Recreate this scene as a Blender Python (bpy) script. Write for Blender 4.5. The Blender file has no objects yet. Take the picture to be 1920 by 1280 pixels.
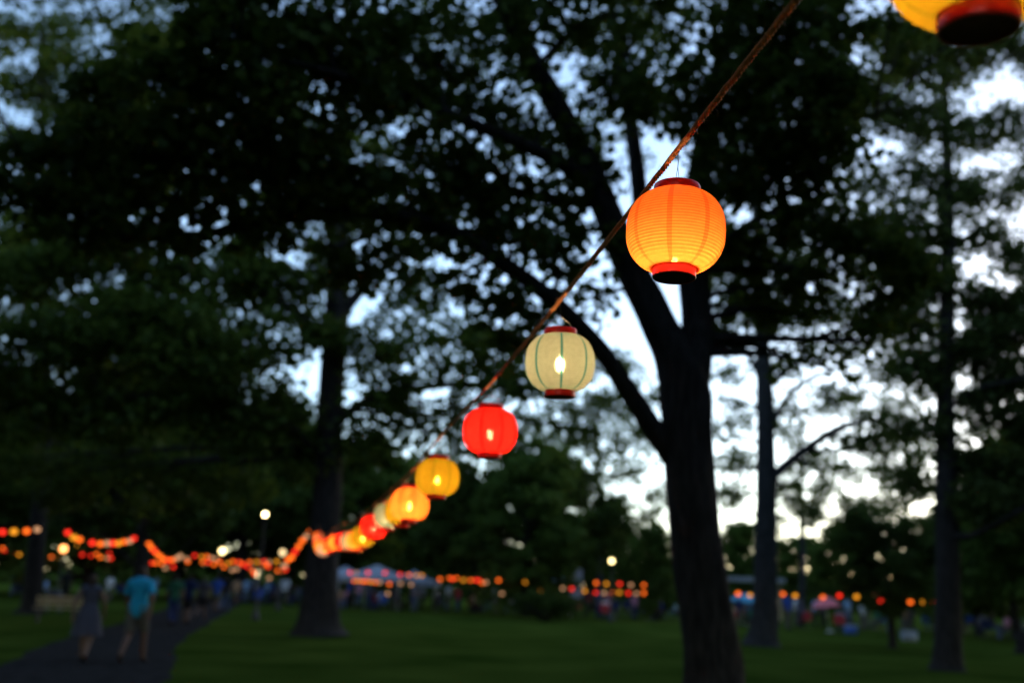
import bpy, bmesh, math, random
import numpy as np
from mathutils import Vector, Matrix

rnd = random.Random(11)
rng = np.random.default_rng(11)
scene = bpy.context.scene
col = scene.collection
R = math.radians

# ------------------------------------------------------------------ camera
CAM = Vector((0.0, 0.0, 1.65))
PITCH, ROLL, LENS = R(13.83), R(2.0), 35.0
FPX = LENS / 36.0 * 1920.0
FW = Vector((0, math.cos(PITCH), math.sin(PITCH)))
R0 = Vector((1, 0, 0)); U0 = Vector((0, -math.sin(PITCH), math.cos(PITCH)))
RT = math.cos(ROLL) * R0 + math.sin(ROLL) * U0
UP = -math.sin(ROLL) * R0 + math.cos(ROLL) * U0
cd = bpy.data.cameras.new('camera'); cam = bpy.data.objects.new('camera', cd); col.objects.link(cam)
cd.lens = LENS; cd.sensor_width = 36.0; cd.clip_start = 0.05; cd.clip_end = 3000
M = Matrix((RT, UP, -FW)).transposed().to_4x4(); M.translation = CAM
cam.matrix_world = M
cd.dof.use_dof = True; cd.dof.focus_distance = 2.47; cd.dof.aperture_fstop = 1.7; cd.dof.aperture_blades = 0
scene.camera = cam

def ray(px, py): return FW + RT * ((px - 960) / FPX) + UP * ((640 - py) / FPX)
def at(px, py, z): return CAM + ray(px, py) * z                    # depth along the lens axis
def atY(px, py, Y): d = ray(px, py); return CAM + d * (Y / d.y)     # on the plane at world distance Y
def gnd(px, py): d = ray(px, py); return CAM + d * (-CAM.z / d.z)

# ------------------------------------------------------------------ sky, sun, exposure
SUN_EL, SUN_AZ = 10.0, 40.0      # degrees; azimuth clockwise from +Y
world = bpy.data.worlds.new('World'); scene.world = world; world.use_nodes = True
wn = world.node_tree.nodes; wn.clear()
sky = wn.new('ShaderNodeTexSky'); sky.sky_type = 'NISHITA'; sky.sun_disc = False
sky.sun_elevation = R(SUN_EL); sky.sun_rotation = R(SUN_AZ)
sky.altitude = 0; sky.air_density = 0.78; sky.dust_density = 0.3; sky.ozone_density = 1.0
bg = wn.new('ShaderNodeBackground'); bg.inputs['Strength'].default_value = 0.15
wo = wn.new('ShaderNodeOutputWorld')
world.node_tree.links.new(sky.outputs[0], bg.inputs[0]); world.node_tree.links.new(bg.outputs[0], wo.inputs[0])
sl = bpy.data.lights.new('sun', 'SUN'); sl.energy = 0.02; sl.angle = R(12); sl.color = (1, .82, .66)
so = bpy.data.objects.new('sun', sl); col.objects.link(so)
sd = Vector((math.sin(R(SUN_AZ)) * math.cos(R(SUN_EL)), math.cos(R(SUN_AZ)) * math.cos(R(SUN_EL)), math.sin(R(SUN_EL))))
so.rotation_euler = sd.to_track_quat('Z', 'Y').to_euler(); so.location = (0, 0, 40)
vs = scene.view_settings
vs.view_transform = 'Standard'; vs.look = 'None'; vs.exposure = 1.6; vs.gamma = 1.0; vs.use_curve_mapping = False
cy = scene.cycles
cy.max_bounces = 5; cy.diffuse_bounces = 3; cy.glossy_bounces = 2; cy.transmission_bounces = 3; cy.transparent_max_bounces = 6
cy.sample_clamp_indirect = 3.0; cy.use_adaptive_sampling = False; cy.use_denoising = True
cy.caustics_reflective = False; cy.caustics_refractive = False

# ------------------------------------------------------------------ helpers
def tag(o, label=None, cat=None, group=None, kind=None):
    if label: o['label'] = label
    if cat: o['category'] = cat
    if group: o['group'] = group
    if kind: o['kind'] = kind
    return o
def empty(name, loc=(0, 0, 0), rot=(0, 0, 0)):
    o = bpy.data.objects.new(name, None); o.empty_display_size = .1
    col.objects.link(o); o.location = loc; o.rotation_euler = rot
    return o
def link(name, me, mats=(), parent=None, smooth=True):
    o = bpy.data.objects.new(name, me); col.objects.link(o)
    if not me.materials:
        for m in (mats if isinstance(mats, (list, tuple)) else [mats]): me.materials.append(m)
    if smooth and len(me.polygons): me.polygons.foreach_set('use_smooth', np.ones(len(me.polygons), bool))
    if parent is not None: o.parent = parent
    return o
def inst(name, me, parent=None, mat=None, loc=None):
    o = bpy.data.objects.new(name, me); col.objects.link(o)
    if parent is not None: o.parent = parent
    if loc is not None: o.location = loc
    if mat is not None:
        o.material_slots[0].link = 'OBJECT'; o.material_slots[0].material = mat
    return o
class MB:
    def __init__(s): s.v = []; s.f = []; s.mi = []
    def add(s, vs, fs, mi=0):
        b = len(s.v); s.v += [tuple(v) for v in vs]; s.f += [tuple(i + b for i in f) for f in fs]; s.mi += [mi] * len(fs)
    def box(s, c, size, rz=0, mi=0, mat=None):
        hx, hy, hz = size[0] / 2, size[1] / 2, size[2] / 2
        m = mat if mat is not None else Matrix.Rotation(rz, 3, 'Z'); c = Vector(c)
        p = [c + m @ Vector((x, y, z)) for x in (-hx, hx) for y in (-hy, hy) for z in (-hz, hz)]
        s.add(p, [(0, 1, 3, 2), (4, 6, 7, 5), (0, 4, 5, 1), (2, 3, 7, 6), (0, 2, 6, 4), (1, 5, 7, 3)], mi)
    def tube(s, pts, rad, n=8, wob=0.0, caps=True, mi=0, seed=0):
        pts = [Vector(p) for p in pts]
        if not isinstance(rad, (list, tuple)): rad = [rad] * len(pts)
        vs = []; fs = []; a = None; rr = random.Random(seed)
        ph = [rr.uniform(0, 6.28) for _ in range(4)]
        for i, p in enumerate(pts):
            t = (pts[min(i + 1, len(pts) - 1)] - pts[max(i - 1, 0)]).normalized()
            if a is None:
                a = t.cross(Vector((0, 1, 0.1))) if abs(t.y) < .9 else t.cross(Vector((1, 0, 0)))
            a = (a - t * a.dot(t)).normalized(); b = t.cross(a)
            for k in range(n):
                q = 2 * math.pi * k / n
                w = 1 + wob * (math.sin(3 * q + ph[0] + i * .35) * .5 + math.sin(5 * q + ph[1] - i * .5) * .3 + math.sin(9 * q + ph[2] + i * .8) * .25)
                vs.append(p + (a * math.cos(q) + b * math.sin(q)) * rad[i] * w)
        for i in range(len(pts) - 1):
            for k in range(n):
                k2 = (k + 1) % n
                fs.append((i * n + k, i * n + k2, (i + 1) * n + k2, (i + 1) * n + k))
        if caps:
            fs.append(tuple(range(n))[::-1]); fs.append(tuple(range((len(pts) - 1) * n, len(pts) * n)))
        s.add(vs, fs, mi)
    def lathe(s, prof, n=32, cap0=False, cap1=False, mi=0, z0=0):
        vs = []; fs = []
        for r, z in prof:
            for k in range(n):
                q = 2 * math.pi * k / n; vs.append((r * math.cos(q), r * math.sin(q), z + z0))
        for i in range(len(prof) - 1):
            for k in range(n):
                k2 = (k + 1) % n; fs.append((i * n + k, i * n + k2, (i + 1) * n + k2, (i + 1) * n + k))
        if cap0: fs.append(tuple(range(n))[::-1])
        if cap1: fs.append(tuple(range((len(prof) - 1) * n, len(prof) * n)))
        s.add(vs, fs, mi)
    def mesh(s, name='mesh'):
        me = bpy.data.meshes.new(name); me.from_pydata(s.v, [], s.f); 
        if any(s.mi): me.polygons.foreach_set('material_index', s.mi)
        me.update(); return me
    def build(s, name, mat, parent=None, smooth=True): return link(name, s.mesh(name), mat, parent, smooth)

def spline(pts, n):
    """Catmull-Rom through points (tuples of any length)."""
    P = [np.array(p, float) for p in pts]; P = [2 * P[0] - P[1]] + P + [2 * P[-1] - P[-2]]
    out = []
    for i in range(1, len(P) - 2):
        for k in range(n):
            t = k / n; a, b, c, d = P[i - 1:i + 3]
            out.append(.5 * (2 * b + (c - a) * t + (2 * a - 5 * b + 4 * c - d) * t * t + (3 * b - a - 3 * c + d) * t ** 3))
    out.append(P[-2]); return out

# ------------------------------------------------------------------ materials
def nm(name):
    m = bpy.data.materials.new(name); m.use_nodes = True; t = m.node_tree; t.nodes.clear()
    out = t.nodes.new('ShaderNodeOutputMaterial'); return m, t, t.nodes, t.links, out
def plain(name, c, rough=.7, var=.18, scale=9.0, metal=0, bump=.1, spec=.3):
    m, t, N, L, out = nm(name)
    p = N.new('ShaderNodeBsdfPrincipled'); L.new(p.outputs[0], out.inputs[0])
    tc = N.new('ShaderNodeTexCoord'); nz = N.new('ShaderNodeTexNoise'); nz.inputs['Scale'].default_value = scale; nz.inputs['Detail'].default_value = 5
    L.new(tc.outputs['Object'], nz.inputs['Vector'])
    rp = N.new('ShaderNodeValToRGB'); L.new(nz.outputs[0], rp.inputs[0])
    rp.color_ramp.elements[0].position = .3; rp.color_ramp.elements[1].position = .7
    rp.color_ramp.elements[0].color = (*[x * (1 - var) for x in c], 1); rp.color_ramp.elements[1].color = (*[min(1, x * (1 + var)) for x in c], 1)
    L.new(rp.outputs[0], p.inputs['Base Color'])
    p.inputs['Roughness'].default_value = rough; p.inputs['Metallic'].default_value = metal; p.inputs['Specular IOR Level'].default_value = spec
    if bump:
        b = N.new('ShaderNodeBump'); b.inputs['Strength'].default_value = bump; b.inputs['Distance'].default_value = .02
        L.new(nz.outputs[0], b.inputs['Height']); L.new(b.outputs[0], p.inputs['Normal'])
    return m
def leafmat(name, c1, c2, trans=.35):
    m, t, N, L, out = nm(name)
    g = N.new('ShaderNodeNewGeometry'); rp = N.new('ShaderNodeValToRGB'); L.new(g.outputs['Random Per Island'], rp.inputs[0])
    rp.color_ramp.elements[0].color = (*c1, 1); rp.color_ramp.elements[1].color = (*c2, 1)
    d = N.new('ShaderNodeBsdfDiffuse'); tr = N.new('ShaderNodeBsdfTranslucent'); mx = N.new('ShaderNodeMixShader')
    mx.inputs[0].default_value = trans
    L.new(rp.outputs[0], d.inputs[0]); L.new(rp.outputs[0], tr.inputs[0]); L.new(d.outputs[0], mx.inputs[1]); L.new(tr.outputs[0], mx.inputs[2])
    gl = N.new('ShaderNodeBsdfGlossy'); gl.inputs['Roughness'].default_value = .5; gl.inputs[0].default_value = (.3, .3, .3, 1)
    m2 = N.new('ShaderNodeMixShader'); m2.inputs[0].default_value = .025
    L.new(mx.outputs[0], m2.inputs[1]); L.new(gl.outputs[0], m2.inputs[2]); L.new(m2.outputs[0], out.inputs[0])
    return m
def barkmat(name, c):
    m, t, N, L, out = nm(name)
    p = N.new('ShaderNodeBsdfPrincipled'); L.new(p.outputs[0], out.inputs[0]); p.inputs['Roughness'].default_value = .95; p.inputs['Specular IOR Level'].default_value = .1
    tc = N.new('ShaderNodeTexCoord'); mp = N.new('ShaderNodeMapping'); mp.inputs['Scale'].default_value = (9, 9, 1.3); L.new(tc.outputs['Object'], mp.inputs[0])
    nz = N.new('ShaderNodeTexNoise'); nz.inputs['Scale'].default_value = 2.2; nz.inputs['Detail'].default_value = 8; L.new(mp.outputs[0], nz.inputs['Vector'])
    rp = N.new('ShaderNodeValToRGB'); L.new(nz.outputs[0], rp.inputs[0])
    rp.color_ramp.elements[0].position = .35; rp.color_ramp.elements[1].position = .7
    rp.color_ramp.elements[0].color = (*[x * .5 for x in c], 1); rp.color_ramp.elements[1].color = (*[x * 1.5 for x in c], 1)
    L.new(rp.outputs[0], p.inputs['Base Color'])
    b = N.new('ShaderNodeBump'); b.inputs['Strength'].default_value = .9; b.inputs['Distance'].default_value = .04
    L.new(nz.outputs[0], b.inputs['Height']); L.new(b.outputs[0], p.inputs['Normal'])
    return m
def emit(name, c, s):
    m, t, N, L, out = nm(name)
    e = N.new('ShaderNodeEmission'); e.inputs[0].default_value = (*c, 1); e.inputs[1].default_value = s
    L.new(e.outputs[0], out.inputs[0]); return m
def paper(name, c, seam, seamw=.07, clear=.004, halo=.10):
    """thin paper lit from the bulb inside; eight overlapped gores show as narrow seams"""
    m, t, N, L, out = nm(name)
    tc = N.new('ShaderNodeTexCoord'); sx = N.new('ShaderNodeSeparateXYZ'); L.new(tc.outputs['Object'], sx.inputs[0])
    def mth(op, a, b=None):
        n = N.new('ShaderNodeMath'); n.operation = op
        for i, v in enumerate((a, b)):
            if v is None: continue
            if isinstance(v, (int, float)): n.inputs[i].default_value = v
            else: L.new(v, n.inputs[i])
        return n.outputs[0]
    an = mth('ARCTAN2', sx.outputs[1], sx.outputs[0])
    fr = mth('FRACT', mth('ADD', mth('MULTIPLY', an, 8 / (2 * math.pi)), 10.13))
    dd = mth('ABSOLUTE', mth('SUBTRACT', fr, .5))
    msk = mth('LESS_THAN', dd, seamw)
    nz = N.new('ShaderNodeTexNoise'); nz.inputs['Scale'].default_value = 60; nz.inputs['Detail'].default_value = 4; L.new(tc.outputs['Object'], nz.inputs['Vector'])
    rp = N.new('ShaderNodeValToRGB'); L.new(nz.outputs[0], rp.inputs[0])
    rp.color_ramp.elements[0].position = .25; rp.color_ramp.elements[1].position = .75
    rp.color_ramp.elements[0].color = (*[x * .9 for x in c], 1); rp.color_ramp.elements[1].color = (*[min(1, x * 1.06) for x in c], 1)
    mc = N.new('ShaderNodeMix'); mc.data_type = 'RGBA'; L.new(msk, mc.inputs[0]); L.new(rp.outputs[0], mc.inputs[6]); mc.inputs[7].default_value = (*seam, 1)
    tr = N.new('ShaderNodeBsdfTranslucent'); df = N.new('ShaderNodeBsdfDiffuse'); L.new(mc.outputs[2], tr.inputs[0]); L.new(mc.outputs[2], df.inputs[0])
    a = N.new('ShaderNodeMixShader'); a.inputs[0].default_value = .3; L.new(tr.outputs[0], a.inputs[1]); L.new(df.outputs[0], a.inputs[2])
    w1 = N.new('ShaderNodeTexNoise'); w1.inputs['Scale'].default_value = 34; w1.inputs['Detail'].default_value = 3; L.new(tc.outputs['Object'], w1.inputs['Vector'])
    bp = N.new('ShaderNodeBump'); bp.inputs['Strength'].default_value = .35; bp.inputs['Distance'].default_value = .006; L.new(w1.outputs[0], bp.inputs['Height'])
    L.new(bp.outputs[0], tr.inputs['Normal']); L.new(bp.outputs[0], df.inputs['Normal'])
    tp = N.new('ShaderNodeBsdfTransparent'); tp.inputs[0].default_value = (1, .95, .85, 1)
    b = N.new('ShaderNodeMixShader'); b.inputs[0].default_value = clear; L.new(a.outputs[0], b.inputs[1]); L.new(tp.outputs[0], b.inputs[2])
    rf = N.new('ShaderNodeBsdfRefraction'); rf.inputs['IOR'].default_value = 1.12; rf.inputs['Roughness'].default_value = .55; L.new(mc.outputs[2], rf.inputs[0])   # forward scatter: soft glow round the bulb
    h = N.new('ShaderNodeMixShader'); h.inputs[0].default_value = halo; L.new(b.outputs[0], h.inputs[1]); L.new(rf.outputs[0], h.inputs[2])
    L.new(h.outputs[0], out.inputs[0]); return m

MAT = {}
MAT['bark'] = barkmat('bark', (.032, .028, .026))
MAT['bark_grey'] = barkmat('bark_grey', (.038, .038, .04))
MAT['leaf'] = leafmat('leaf', (.038, .07, .009), (.085, .12, .015))
MAT['leaf_lacy'] = leafmat('leaf_lacy', (.042, .065, .014), (.085, .115, .024), .4)
MAT['leaf_far'] = leafmat('leaf_far', (.055, .10, .016), (.10, .155, .026), .35)
MAT['leaf_dark'] = leafmat('leaf_dark', (.035, .065, .012), (.065, .10, .018), .3)
MAT['rope'] = plain('rope', (.50, .185, .062), .9, .15, 120, bump=.5)
MAT['fibre'] = plain('fibre', (.38, .2, .09), .9, .2, 80, bump=0)
MAT['rim'] = plain('rim', (.62, .014, .010), .30, .08, 30, bump=.04, spec=.5)
_t = MAT['rim'].node_tree; _p = [n for n in _t.nodes if n.type == 'BSDF_PRINCIPLED'][0]; _o = [n for n in _t.nodes if n.type == 'OUTPUT_MATERIAL'][0]
_tr = _t.nodes.new('ShaderNodeBsdfTranslucent'); _tr.inputs[0].default_value = (.8, .02, .012, 1); _mx = _t.nodes.new('ShaderNodeMixShader'); _mx.inputs[0].default_value = .07   # thin red plastic lets some light through
_t.links.new(_p.outputs[0], _mx.inputs[1]); _t.links.new(_tr.outputs[0], _mx.inputs[2]); _t.links.new(_mx.outputs[0], _o.inputs[0])
MAT['under'] = plain('under', (.10, .008, .008), .6, .2, 40, bump=.1)
MAT['wire'] = plain('wire', (.22, .2, .17), .4, .1, 50, metal=.8, bump=0)
MAT['cord'] = plain('cord', (.03, .025, .02), .8, .1, 30, bump=0)
MAT['bulb'] = emit('bulb', (1, .70, .36), 122.0)

# ------------------------------------------------------------------ ground, path
def ground_mat():
    m, t, N, L, out = nm('lawn')
    p = N.new('ShaderNodeBsdfPrincipled'); L.new(p.outputs[0], out.inputs[0]); p.inputs['Roughness'].default_value = 1; p.inputs['Specular IOR Level'].default_value = 0
    tc = N.new('ShaderNodeTexCoord')
    n1 = N.new('ShaderNodeTexNoise'); n1.inputs['Scale'].default_value = .35; n1.inputs['Detail'].default_value = 6; L.new(tc.outputs['Object'], n1.inputs['Vector'])
    n2 = N.new('ShaderNodeTexNoise'); n2.inputs['Scale'].default_value = 26; n2.inputs['Detail'].default_value = 8; L.new(tc.outputs['Object'], n2.inputs['Vector'])
    r1 = N.new('ShaderNodeValToRGB'); L.new(n1.outputs[0], r1.inputs[0]); r1.color_ramp.elements[0].position = .3; r1.color_ramp.elements[1].position = .72
    r1.color_ramp.elements[0].color = (.03, .058, .008, 1); r1.color_ramp.elements[1].color = (.082, .12, .02, 1)
    mx = N.new('ShaderNodeMix'); mx.data_type = 'RGBA'; mx.blend_type = 'MULTIPLY'; mx.inputs[0].default_value = .7
    r2 = N.new('ShaderNodeValToRGB'); L.new(n2.outputs[0], r2.inputs[0]); r2.color_ramp.elements[0].color = (.4, .4, .4, 1); r2.color_ramp.elements[1].color = (1.3, 1.3, 1.1, 1)
    L.new(r1.outputs[0], mx.inputs[6]); L.new(r2.outputs[0], mx.inputs[7]); L.new(mx.outputs[2], p.inputs['Base Color'])
    b = N.new('ShaderNodeBump'); b.inputs['Strength'].default_value = 1; b.inputs['Distance'].default_value = .06; L.new(n2.outputs[0], b.inputs['Height']); L.new(b.outputs[0], p.inputs['Normal'])
    return m
me = bpy.data.meshes.new('lawn')
me.from_pydata([(-700, -300, 0), (700, -300, 0), (700, 1200, 0), (-700, 1200, 0)], [], [(0, 1, 2, 3)])
tag(link('lawn', me, ground_mat(), smooth=False), kind='structure')
PATH = spline([(-3.6, 4, 1.5), (-6.0, 13, 1.5), (-7.3, 18.5, 1.45), (-9.5, 26, 1.4), (-12.6, 40, 1.4), (-17.6, 62, 1.6), (-24, 90, 1.6)], 8)
mb = MB(); vs_ = []
for i, p in enumerate(PATH):
    a = PATH[max(i - 1, 0)]; b = PATH[min(i + 1, len(PATH) - 1)]; t = np.array([b[0] - a[0], b[1] - a[1]]); t /= np.linalg.norm(t); n = np.array([t[1], -t[0]])
    w_ = [p[2] + .05 * math.sin(i * 2.3 + s) + .04 * math.sin(i * 5.1 - s) for s in (-1, 1)]
    for s, w in zip((-1, 1), w_): vs_.append((p[0] + n[0] * s * w, p[1] + n[1] * s * w, .012))
    for s, w in zip((-1, 1), w_): vs_.append((p[0] + n[0] * s * (w + .02), p[1] + n[1] * s * (w + .02), -.02))
fs_ = []
for i in range(len(PATH) - 1):
    o = 4 * i; fs_ += [(o, o + 1, o + 5, o + 4), (o + 2, o, o + 4, o + 6), (o + 1, o + 3, o + 7, o + 5)]
mb.add(vs_, fs_)
tag(mb.build('path', plain('path', (.034, .031, .029), 1, .35, 3.5, bump=.3, spec=0), smooth=False), kind='structure')

# ------------------------------------------------------------------ trees
def leaf_mesh(name, clumps, size, mat, up=.35):
    """clumps: array rows (x,y,z,radius,count); one folded four-cornered leaf per entry"""
    c = np.asarray(clumps, float); cnt = c[:, 4].astype(int); idx = np.repeat(np.arange(len(c)), cnt); n = len(idx)
    off = rng.normal(size=(n, 3)); off *= (rng.random((n, 1)) ** .45) / np.linalg.norm(off, axis=1, keepdims=True)
    off[:, 2] *= .62
    pos = c[idx, :3] + off * c[idx, 3:4]
    nrm = rng.normal(size=(n, 3)); nrm[:, 2] += up * np.sign(rng.random(n) - .1) * 2; nrm /= np.linalg.norm(nrm, axis=1, keepdims=True)
    d = rng.normal(size=(n, 3)); d -= nrm * (d * nrm).sum(1, keepdims=True); d /= np.linalg.norm(d, axis=1, keepdims=True)
    s = np.cross(nrm, d); L = size * (.65 + .7 * rng.random((n, 1))); W = L * (.34 + .14 * rng.random((n, 1))); fold = nrm * W * .25
    V = np.empty((n, 4, 3)); V[:, 0] = pos - d * L * .5; V[:, 1] = pos + s * W + d * L * .05 + fold; V[:, 2] = pos + d * L * .5; V[:, 3] = pos - s * W + d * L * .05 + fold
    me = bpy.data.meshes.new(name); me.vertices.add(4 * n); me.vertices.foreach_set('co', V.astype(np.float32).ravel())
    me.loops.add(4 * n); me.loops.foreach_set('vertex_index', np.arange(4 * n, dtype=np.int32))
    me.polygons.add(n); me.polygons.foreach_set('loop_start', np.arange(0, 4 * n, 4, dtype=np.int32))
    me.update(calc_edges=True); me.materials.append(mat)
    return me
def lobe_clumps(c, rx, ry, rz, n, cr, cnt, shell=.5):
    u = rng.normal(size=(n, 3)); u /= np.linalg.norm(u, axis=1, keepdims=True)
    u *= (shell + (1 - shell) * rng.random((n, 1))) ** .7 if shell > 0 else rng.random((n, 1)) ** .34
    P = np.array(c) + u * np.array([rx, ry, rz])
    rr = cr * (.6 + .8 * rng.random(n)); cc = np.maximum(4, cnt * (.5 + rng.random(n)))
    return np.column_stack([P, rr, cc])
def limb_pts(path, base, n=6):
    """path rows (px,py,Y,radius) -> tree-local curve"""
    w = [(*(atY(px, py, Y) - base), r) for px, py, Y, r in path]
    return spline(w, n)
def make_tree(label, base, trunk, limbs, lobes, leaf, mat, bark, cr=.55, cnt=34, group=None, zsq=.75, name='shade_tree', droop=0, twigs=7, wob=.10):
    """trunk / limbs: local curves rows (x,y,z,r); lobes rows (x,y,z,radius,clumps) in tree-local metres"""
    t = tag(empty(name, base), label, 'tree', group)
    sk = []
    m = MB(); m.tube([p[:3] for p in trunk], [max(.012, p[3]) for p in trunk], 22, wob, seed=1); m.build('trunk', bark, t)
    sk += [p for p in trunk]
    for k, lb in enumerate(limbs):
        m = MB(); m.tube([p[:3] for p in lb], [max(.01, p[3]) for p in lb], 12, wob * .7, seed=k + 3); m.build('limb', bark, t); sk += [p for p in lb]
    SK = np.array(sk); cl = []; br = MB()
    for lx, ly, lz, lr, ln in lobes:
        c = np.array([lx, ly, lz]); C = lobe_clumps(c, lr, lr, lr * zsq, int(ln), cr, cnt, 0.15); cl.append(C)
        d = np.linalg.norm(SK[:, :3] - (c - [0, 0, lr * .5]), axis=1) + np.where(SK[:, 2] > lz + .3, 3, 0) + np.where(SK[:, 2] < trunk[-1][2] * .25, 50, 0)
        j = SK[d.argmin()]; r0 = max(.02, min(j[3] * .55, .03 + .018 * np.linalg.norm(j[:3] - c)))
        mid = (j[:3] + c) / 2 + rng.normal(size=3) * .25 * lr * .3 + np.array([0, 0, .12 * lr])
        B = spline([(*j[:3], r0), (*mid, r0 * .7), (*c, r0 * .38)], 4)
        br.tube([p[:3] for p in B], [p[3] for p in B], 6, caps=False)
        for k in rng.choice(len(C), min(twigs, len(C)), replace=False):
            q = C[k, :3]; s = B[rng.integers(4, len(B))]; md = (s[:3] + q) / 2 + rng.normal(size=3) * .12 * lr * .5
            Q = spline([(*s[:3], s[3] * .6), (*md, s[3] * .4), (*q, .005)], 3)
            br.tube([p[:3] for p in Q], [max(.005, p[3]) for p in Q], 4, caps=False)
    tag(br.build('branches', bark, t), kind='stuff')
    tag(inst('crown', leaf_mesh('crown', np.vstack(cl), leaf, mat), t), kind='stuff')
    return t
def lobes_px(rows, base, k=1.0):
    """rows (px,py,Y,radius_px,clumps)"""
    out = []
    for px, py, Y, rp, n in rows:
        p = atY(px, py, Y); out.append((*(p - base), rp / FPX * Y, n * k))
    return out

# --- big forked tree beside the lantern string
YA = 13.0
A = atY(1338, 1347, YA); A.z = 0
tr = limb_pts([(1345, 1352, YA, .52), (1340, 1310, YA, .42), (1333, 1230, YA, .36), (1318, 1100, YA, .33), (1300, 960, YA, .325), (1288, 830, YA, .33), (1283, 730, YA, .33), (1262, 660, YA, .27),
               (1222, 585, YA, .24), (1182, 500, YA, .22), (1140, 400, YA, .20), (1095, 300, YA - .2, .18), (1045, 200, YA - .5, .16), (985, 90, YA - .8, .14), (930, -30, YA - 1, .12), (880, -200, YA - 1, .08), (850, -420, YA - 1, .03)], A)
lbA = [limb_pts(p, A) for p in [
    [(1290, 780, YA + .05, .24), (1302, 690, YA + .1, .235), (1306, 600, YA + .2, .22), (1300, 480, YA + .3, .21), (1310, 340, YA + .4, .19), (1335, 200, YA + .5, .16), (1365, 60, YA + .6, .13), (1400, -120, YA + .8, .08), (1420, -300, YA + .8, .03)],
    [(1262, 860, YA, .14), (1222, 800, YA - .1, .145), (1180, 735, YA - .3, .13), (1130, 660, YA - .5, .12), (1050, 575, YA - .8, .11), (960, 505, YA - 1.1, .105), (860, 440, YA - 1.4, .10), (740, 405, YA - 1.7, .09), (620, 402, YA - 2, .085), (500, 415, YA - 2.3, .07), (380, 440, YA - 2.5, .055), (250, 450, YA - 2.8, .03), (120, 440, YA - 3, .015)],
    [(1200, 540, YA, .14), (1205, 440, YA + .4, .13), (1195, 320, YA + .7, .12), (1175, 180, YA + .9, .10), (1150, 40, YA + 1.1, .08), (1130, -150, YA + 1.2, .03)],
    [(1120, 350, YA - .1, .12), (1040, 300, YA - .8, .10), (930, 250, YA - 1.5, .08), (780, 190, YA - 2.2, .06), (600, 130, YA - 3, .035), (450, 100, YA - 3.4, .015)],
    [(1110, 380, YA, .09), (1010, 370, YA - .4, .085), (900, 350, YA - .9, .08), (780, 380, YA - 1.2, .06), (690, 440, YA - 1.4, .04), (600, 480, YA - 1.5, .02)],
    [(1306, 420, YA + .3, .11), (1380, 330, YA, .09), (1470, 260, YA - .4, .075), (1560, 220, YA - .8, .05), (1640, 220, YA - 1, .02)],
    [(1302, 520, YA + .25, .09), (1380, 440, YA + .5, .08), (1470, 390, YA + .8, .06), (1570, 390, YA + 1, .04), (1660, 420, YA + 1.2, .02)]]]
lobA = [  # px, py, Y, radius px, clumps
    (1410, 60, 12.0, 170, 80), (1330, 200, 12.6, 150, 70), (1470, 190, 11.8, 150, 80), (1420, 330, 12.2, 130, 60), (1540, 60, 12, 140, 55), (1540, 300, 12, 90, 40), (1560, 190, 12, 100, 45),
    (1490, 430, 13, 110, 30), (1390, 470, 13.6, 90, 20), (1600, 440, 13.2, 90, 22), (1570, 520, 13.8, 100, 18), (1390, 580, 14, 70, 13), (1660, 560, 13.5, 90, 14),
    (1230, 30, 13.5, 140, 36), (1100, 30, 12.6, 140, 34), (960, 60, 12.0, 150, 40), (1240, 170, 14, 110, 24), (1130, 170, 12.4, 110, 22), (1000, 230, 12, 130, 30), (1090, 330, 13, 90, 16),
    (820, 90, 11.4, 160, 60), (690, 60, 10.8, 160, 70), (560, 90, 10.4, 160, 80), (430, 130, 10, 150, 75), (720, 210, 11, 160, 75), (850, 230, 11.6, 140, 46), (560, 240, 10.4, 160, 80), (420, 270, 10.2, 150, 70),
    (900, 350, 12, 120, 34), (780, 350, 11.6, 130, 45), (650, 350, 11, 140, 60), (520, 370, 10.8, 140, 60), (390, 390, 10.4, 130, 50), (260, 400, 10.2, 130, 50), (140, 400, 10, 120, 42),
    (960, 440, 12, 100, 22), (850, 520, 11.8, 100, 20), (740, 480, 11.4, 110, 26), (620, 470, 11, 110, 26), (960, 570, 12.2, 80, 14), (1040, 500, 12.4, 70, 12), (330, 240, 10, 110, 34),
    (1420, -160, 12.4, 200, 70), (1230, -150, 13, 200, 70), (1020, -160, 12, 200, 60), (820, -130, 11.4, 200, 60), (600, -120, 10.6, 180, 50), (1580, -120, 12.4, 180, 50), (1700, 60, 12.6, 90, 12), (930, 660, 12.4, 80, 12), (1040, 620, 12.4, 60, 10), (1080, 430, 12.6, 80, 16), (1020, 360, 12.4, 90, 20), (1110, 560, 13, 60, 9), (1440, 540, 13.4, 90, 12), (1520, 600, 13.6, 90, 10), (1640, 640, 13.6, 90, 10), (1360, 640, 14, 60, 9), (1480, 660, 13.6, 70, 5), (1700, 480, 13, 80, 14), (1560, 690, 13.8, 70, 5), (430, 30, 10, 120, 55), (330, 130, 10, 110, 52), (215, 180, 10.5, 100, 42), (140, 300, 10.2, 110, 46), (240, 300, 10.2, 110, 50), (60, 360, 10, 100, 34)]
make_tree('huge dark forked tree with one long limb arching out over the lantern string', A, tr, lbA, lobes_px([(a, b, c, d, e * (.60 if a < 900 else 1)) for a, b, c, d, e in lobA], A, .76) + [(x - A.x, y - A.y, z, 3.2, 80) for x, y, z in [(-5, 6, 13), (0, 7, 14), (5, 8, 14), (9, 9, 12), (-8, 11, 13.5), (-3, 13, 16), (3, 14, 16), (8, 15, 15), (-6, 16, 17.5), (0, 17, 18), (6, 18, 17.5), (-10, 7, 12), (-1, 1.5, 12.5), (4, 2, 12.5)]], .15, MAT['leaf'], MAT['bark'], .37, 22, name='shade_tree')  # metre-placed lobes: canopy added above the frame to shade the ground

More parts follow.
